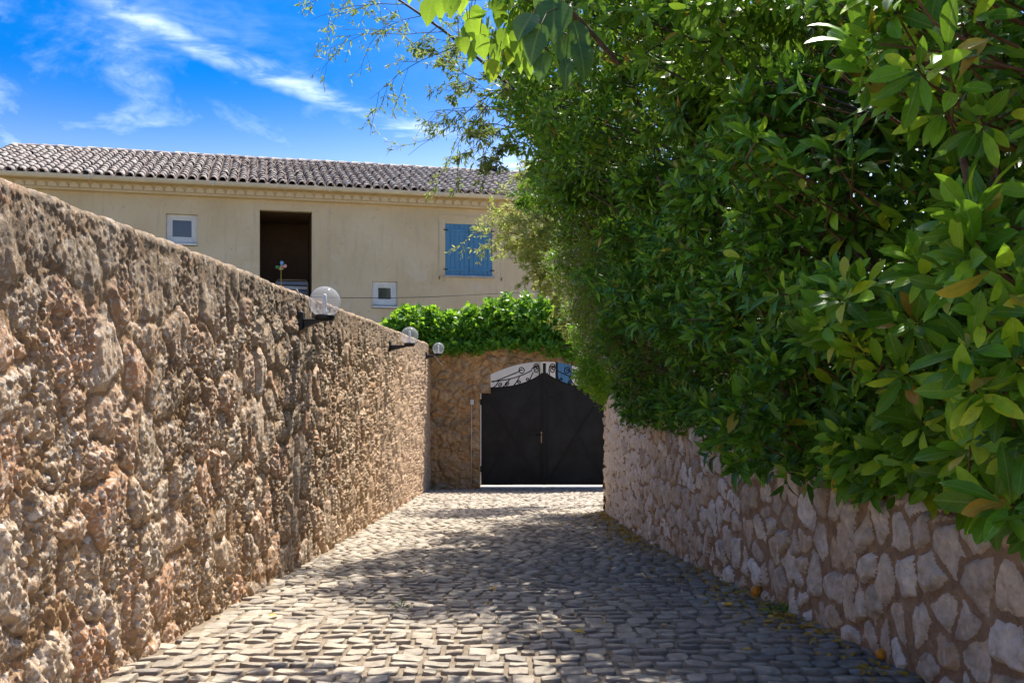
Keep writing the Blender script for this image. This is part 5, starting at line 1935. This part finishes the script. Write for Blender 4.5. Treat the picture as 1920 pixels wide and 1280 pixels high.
# ------------------------------------------------------------------ fallen leaves and fruit
def on_lane(px, py):
    """lane point seen at a photo position"""
    k_ = (py - HOR) / F
    d = E / (k_ - SLOPE)
    return np.array([(px - 960) / F * d, d, float(gz(d))])


def litter(pts, z, smin, smax):
    n = len(pts)
    an_ = rng.uniform(0, 2 * np.pi, n)
    d = np.stack([np.cos(an_), np.sin(an_), rng.uniform(-.1, .25, n)], -1)
    u = norm(np.array([[0, 0, 1.0]]) + .3 * rng.normal(size=(n, 3)))
    return pts + np.array([0, 0, z]), d, u, rng.uniform(smin, smax, n)


named = [(500, 1163, 'yellow fallen leaf on sunlit setts close to the left wall foot'), (700, 1050, 'yellow fallen leaf by the left wall, halfway down the lane'),
         (915, 1108, 'yellow fallen leaf near the middle of the lane at the shadow edge'), (1085, 1088, 'small yellow leaf in the shade just right of mid-lane'),
         (1100, 1195, 'yellow fallen leaf lying in the sunlit patch in front'), (1155, 1235, 'yellow fallen leaf in the front shadow, nearest on the open setts'),
         (1245, 1180, 'yellow leaf on shaded setts between the sunny patch and the right wall'), (1330, 1072, 'curled yellow leaf at the retaining wall foot beyond the orange'),
         (1375, 1095, 'long pale yellow leaf leaning at the wall foot beside the orange'), (1380, 1140, 'yellow leaf on the setts just in front of the farther orange'),
         (1490, 1175, 'yellow leaf beside the weed tuft at the wall foot'), (1632, 1228, 'yellow leaf beside the small orange nearest the camera')]
for i, (px, py, lab) in enumerate(named):
    p = on_lane(px, py)
    a, d, u, s_ = litter(p[None], 0.024, 0.06, 0.095)
    n0 = set(COL.objects.keys())
    leaf_objects(None, a, d, u, s_ * (1.4 if 'long' in lab else 1.0), 'oval', M['leaf_yellow'], 'fallen_leaf')
    o = [COL.objects[k_] for k_ in COL.objects.keys() if k_ not in n0][0]
    tag(o, lab, 'leaf', 'fallen leaves on the lane')
yv = rng.uniform(4, 14, 1700)
pts = np.stack([RWX(yv) - 0.04 - rng.exponential(.12, 1700), yv, gz(yv)], -1)
pts = pts[vnoise(yv * 1.1, yv * 0, 71) + 0.25 > rng.uniform(0, 1, 1700)]
more = [on_lane(px, py) for px, py in ((410, 1160), (1010, 1098), (1135, 1178), (1165, 1112), (1195, 1122), (1255, 1065), (1270, 1055), (1315, 1060), (1385, 1078), (1415, 1160), (1460, 1180), (1300, 1030), (1230, 1012), (1205, 1002), (1180, 990), (1170, 985), (1245, 1025), (1215, 1018), (1190, 1008), (960, 1072), (905, 1140), (1120, 1145), (1030, 1075), (770, 1085))]
pts = np.concatenate([pts, np.array(more)])
a, d, u, s_ = litter(pts, 0.020, 0.03, 0.075)
lt_ = link('leaf_litter', leaves_mesh('leaf_litter', a, d, u, s_, 'oval'), M['leaf_yellow'], None, 'stuff')
tag(lt_, 'scattered tiny yellow leaf litter along the foot of the retaining wall', 'leaf litter')


def fruit(px, py, r_, label):
    p = on_lane(px, py)
    root = tag(empty('orange', (p[0], p[1], p[2] + r_ * 0.9 + 0.012)), label, 'fruit', 'fallen oranges')
    prof = []
    for k_ in range(13):
        a = -math.pi / 2 + math.pi * k_ / 12
        rr = r_ * (1 - 0.05 * math.cos(a * 6) * 0.3)
        prof.append((max(.0008, rr * math.cos(a)), rr * .92 * math.sin(a) - (0.004 if k_ in (0, 12) else 0) * (1 if k_ == 12 else -1)))
    o = MB().lathe(prof, n=20).build('peel', M['orange'], root, True)
    o.rotation_euler = (1.1, .3, 0)
    o2 = MB().lathe([(0.0008, r_ * .9), (r_ * .12, r_ * .9), (r_ * .10, r_ * .96), (0.0008, r_ * .97)], n=8).build('stalk_end', M['twig'], root, True)
    o2.rotation_euler = (1.1, .3, 0)


fruit(1418, 1120, 0.036, 'fallen orange beside the foot of the retaining wall, the farther one')
fruit(1652, 1240, 0.026, 'small fallen orange at the wall foot nearest the camera')
# weeds
for px, py, n, sp_, lab in ((1478, 1150, 60, .035, 'green weed tuft at the foot of the retaining wall'), (753, 1141, 9, .016, 'tiny green weed growing between the sunlit setts'),
                            (1165, 968, 40, .05, 'small green weed at the far foot of the retaining wall')):
    wd_t = plant('weed_tuft', lab, 'weed')
    p = on_lane(px, py)
    pos = np.tile(p, (n, 1)) + rng.normal(0, sp_, (n, 3)) * np.array([1.6, 1, 0]) + np.array([0, 0, .012])
    d = norm(np.stack([rng.normal(0, .7, n), rng.normal(0, .7, n), np.ones(n) * .5], -1))
    link('blades', leaves_mesh('blades', pos, d, norm(rng.normal(size=(n, 3))), rng.uniform(.04, .09, n), 'thin'), M['leaf_mid'], wd_t, 'stuff')
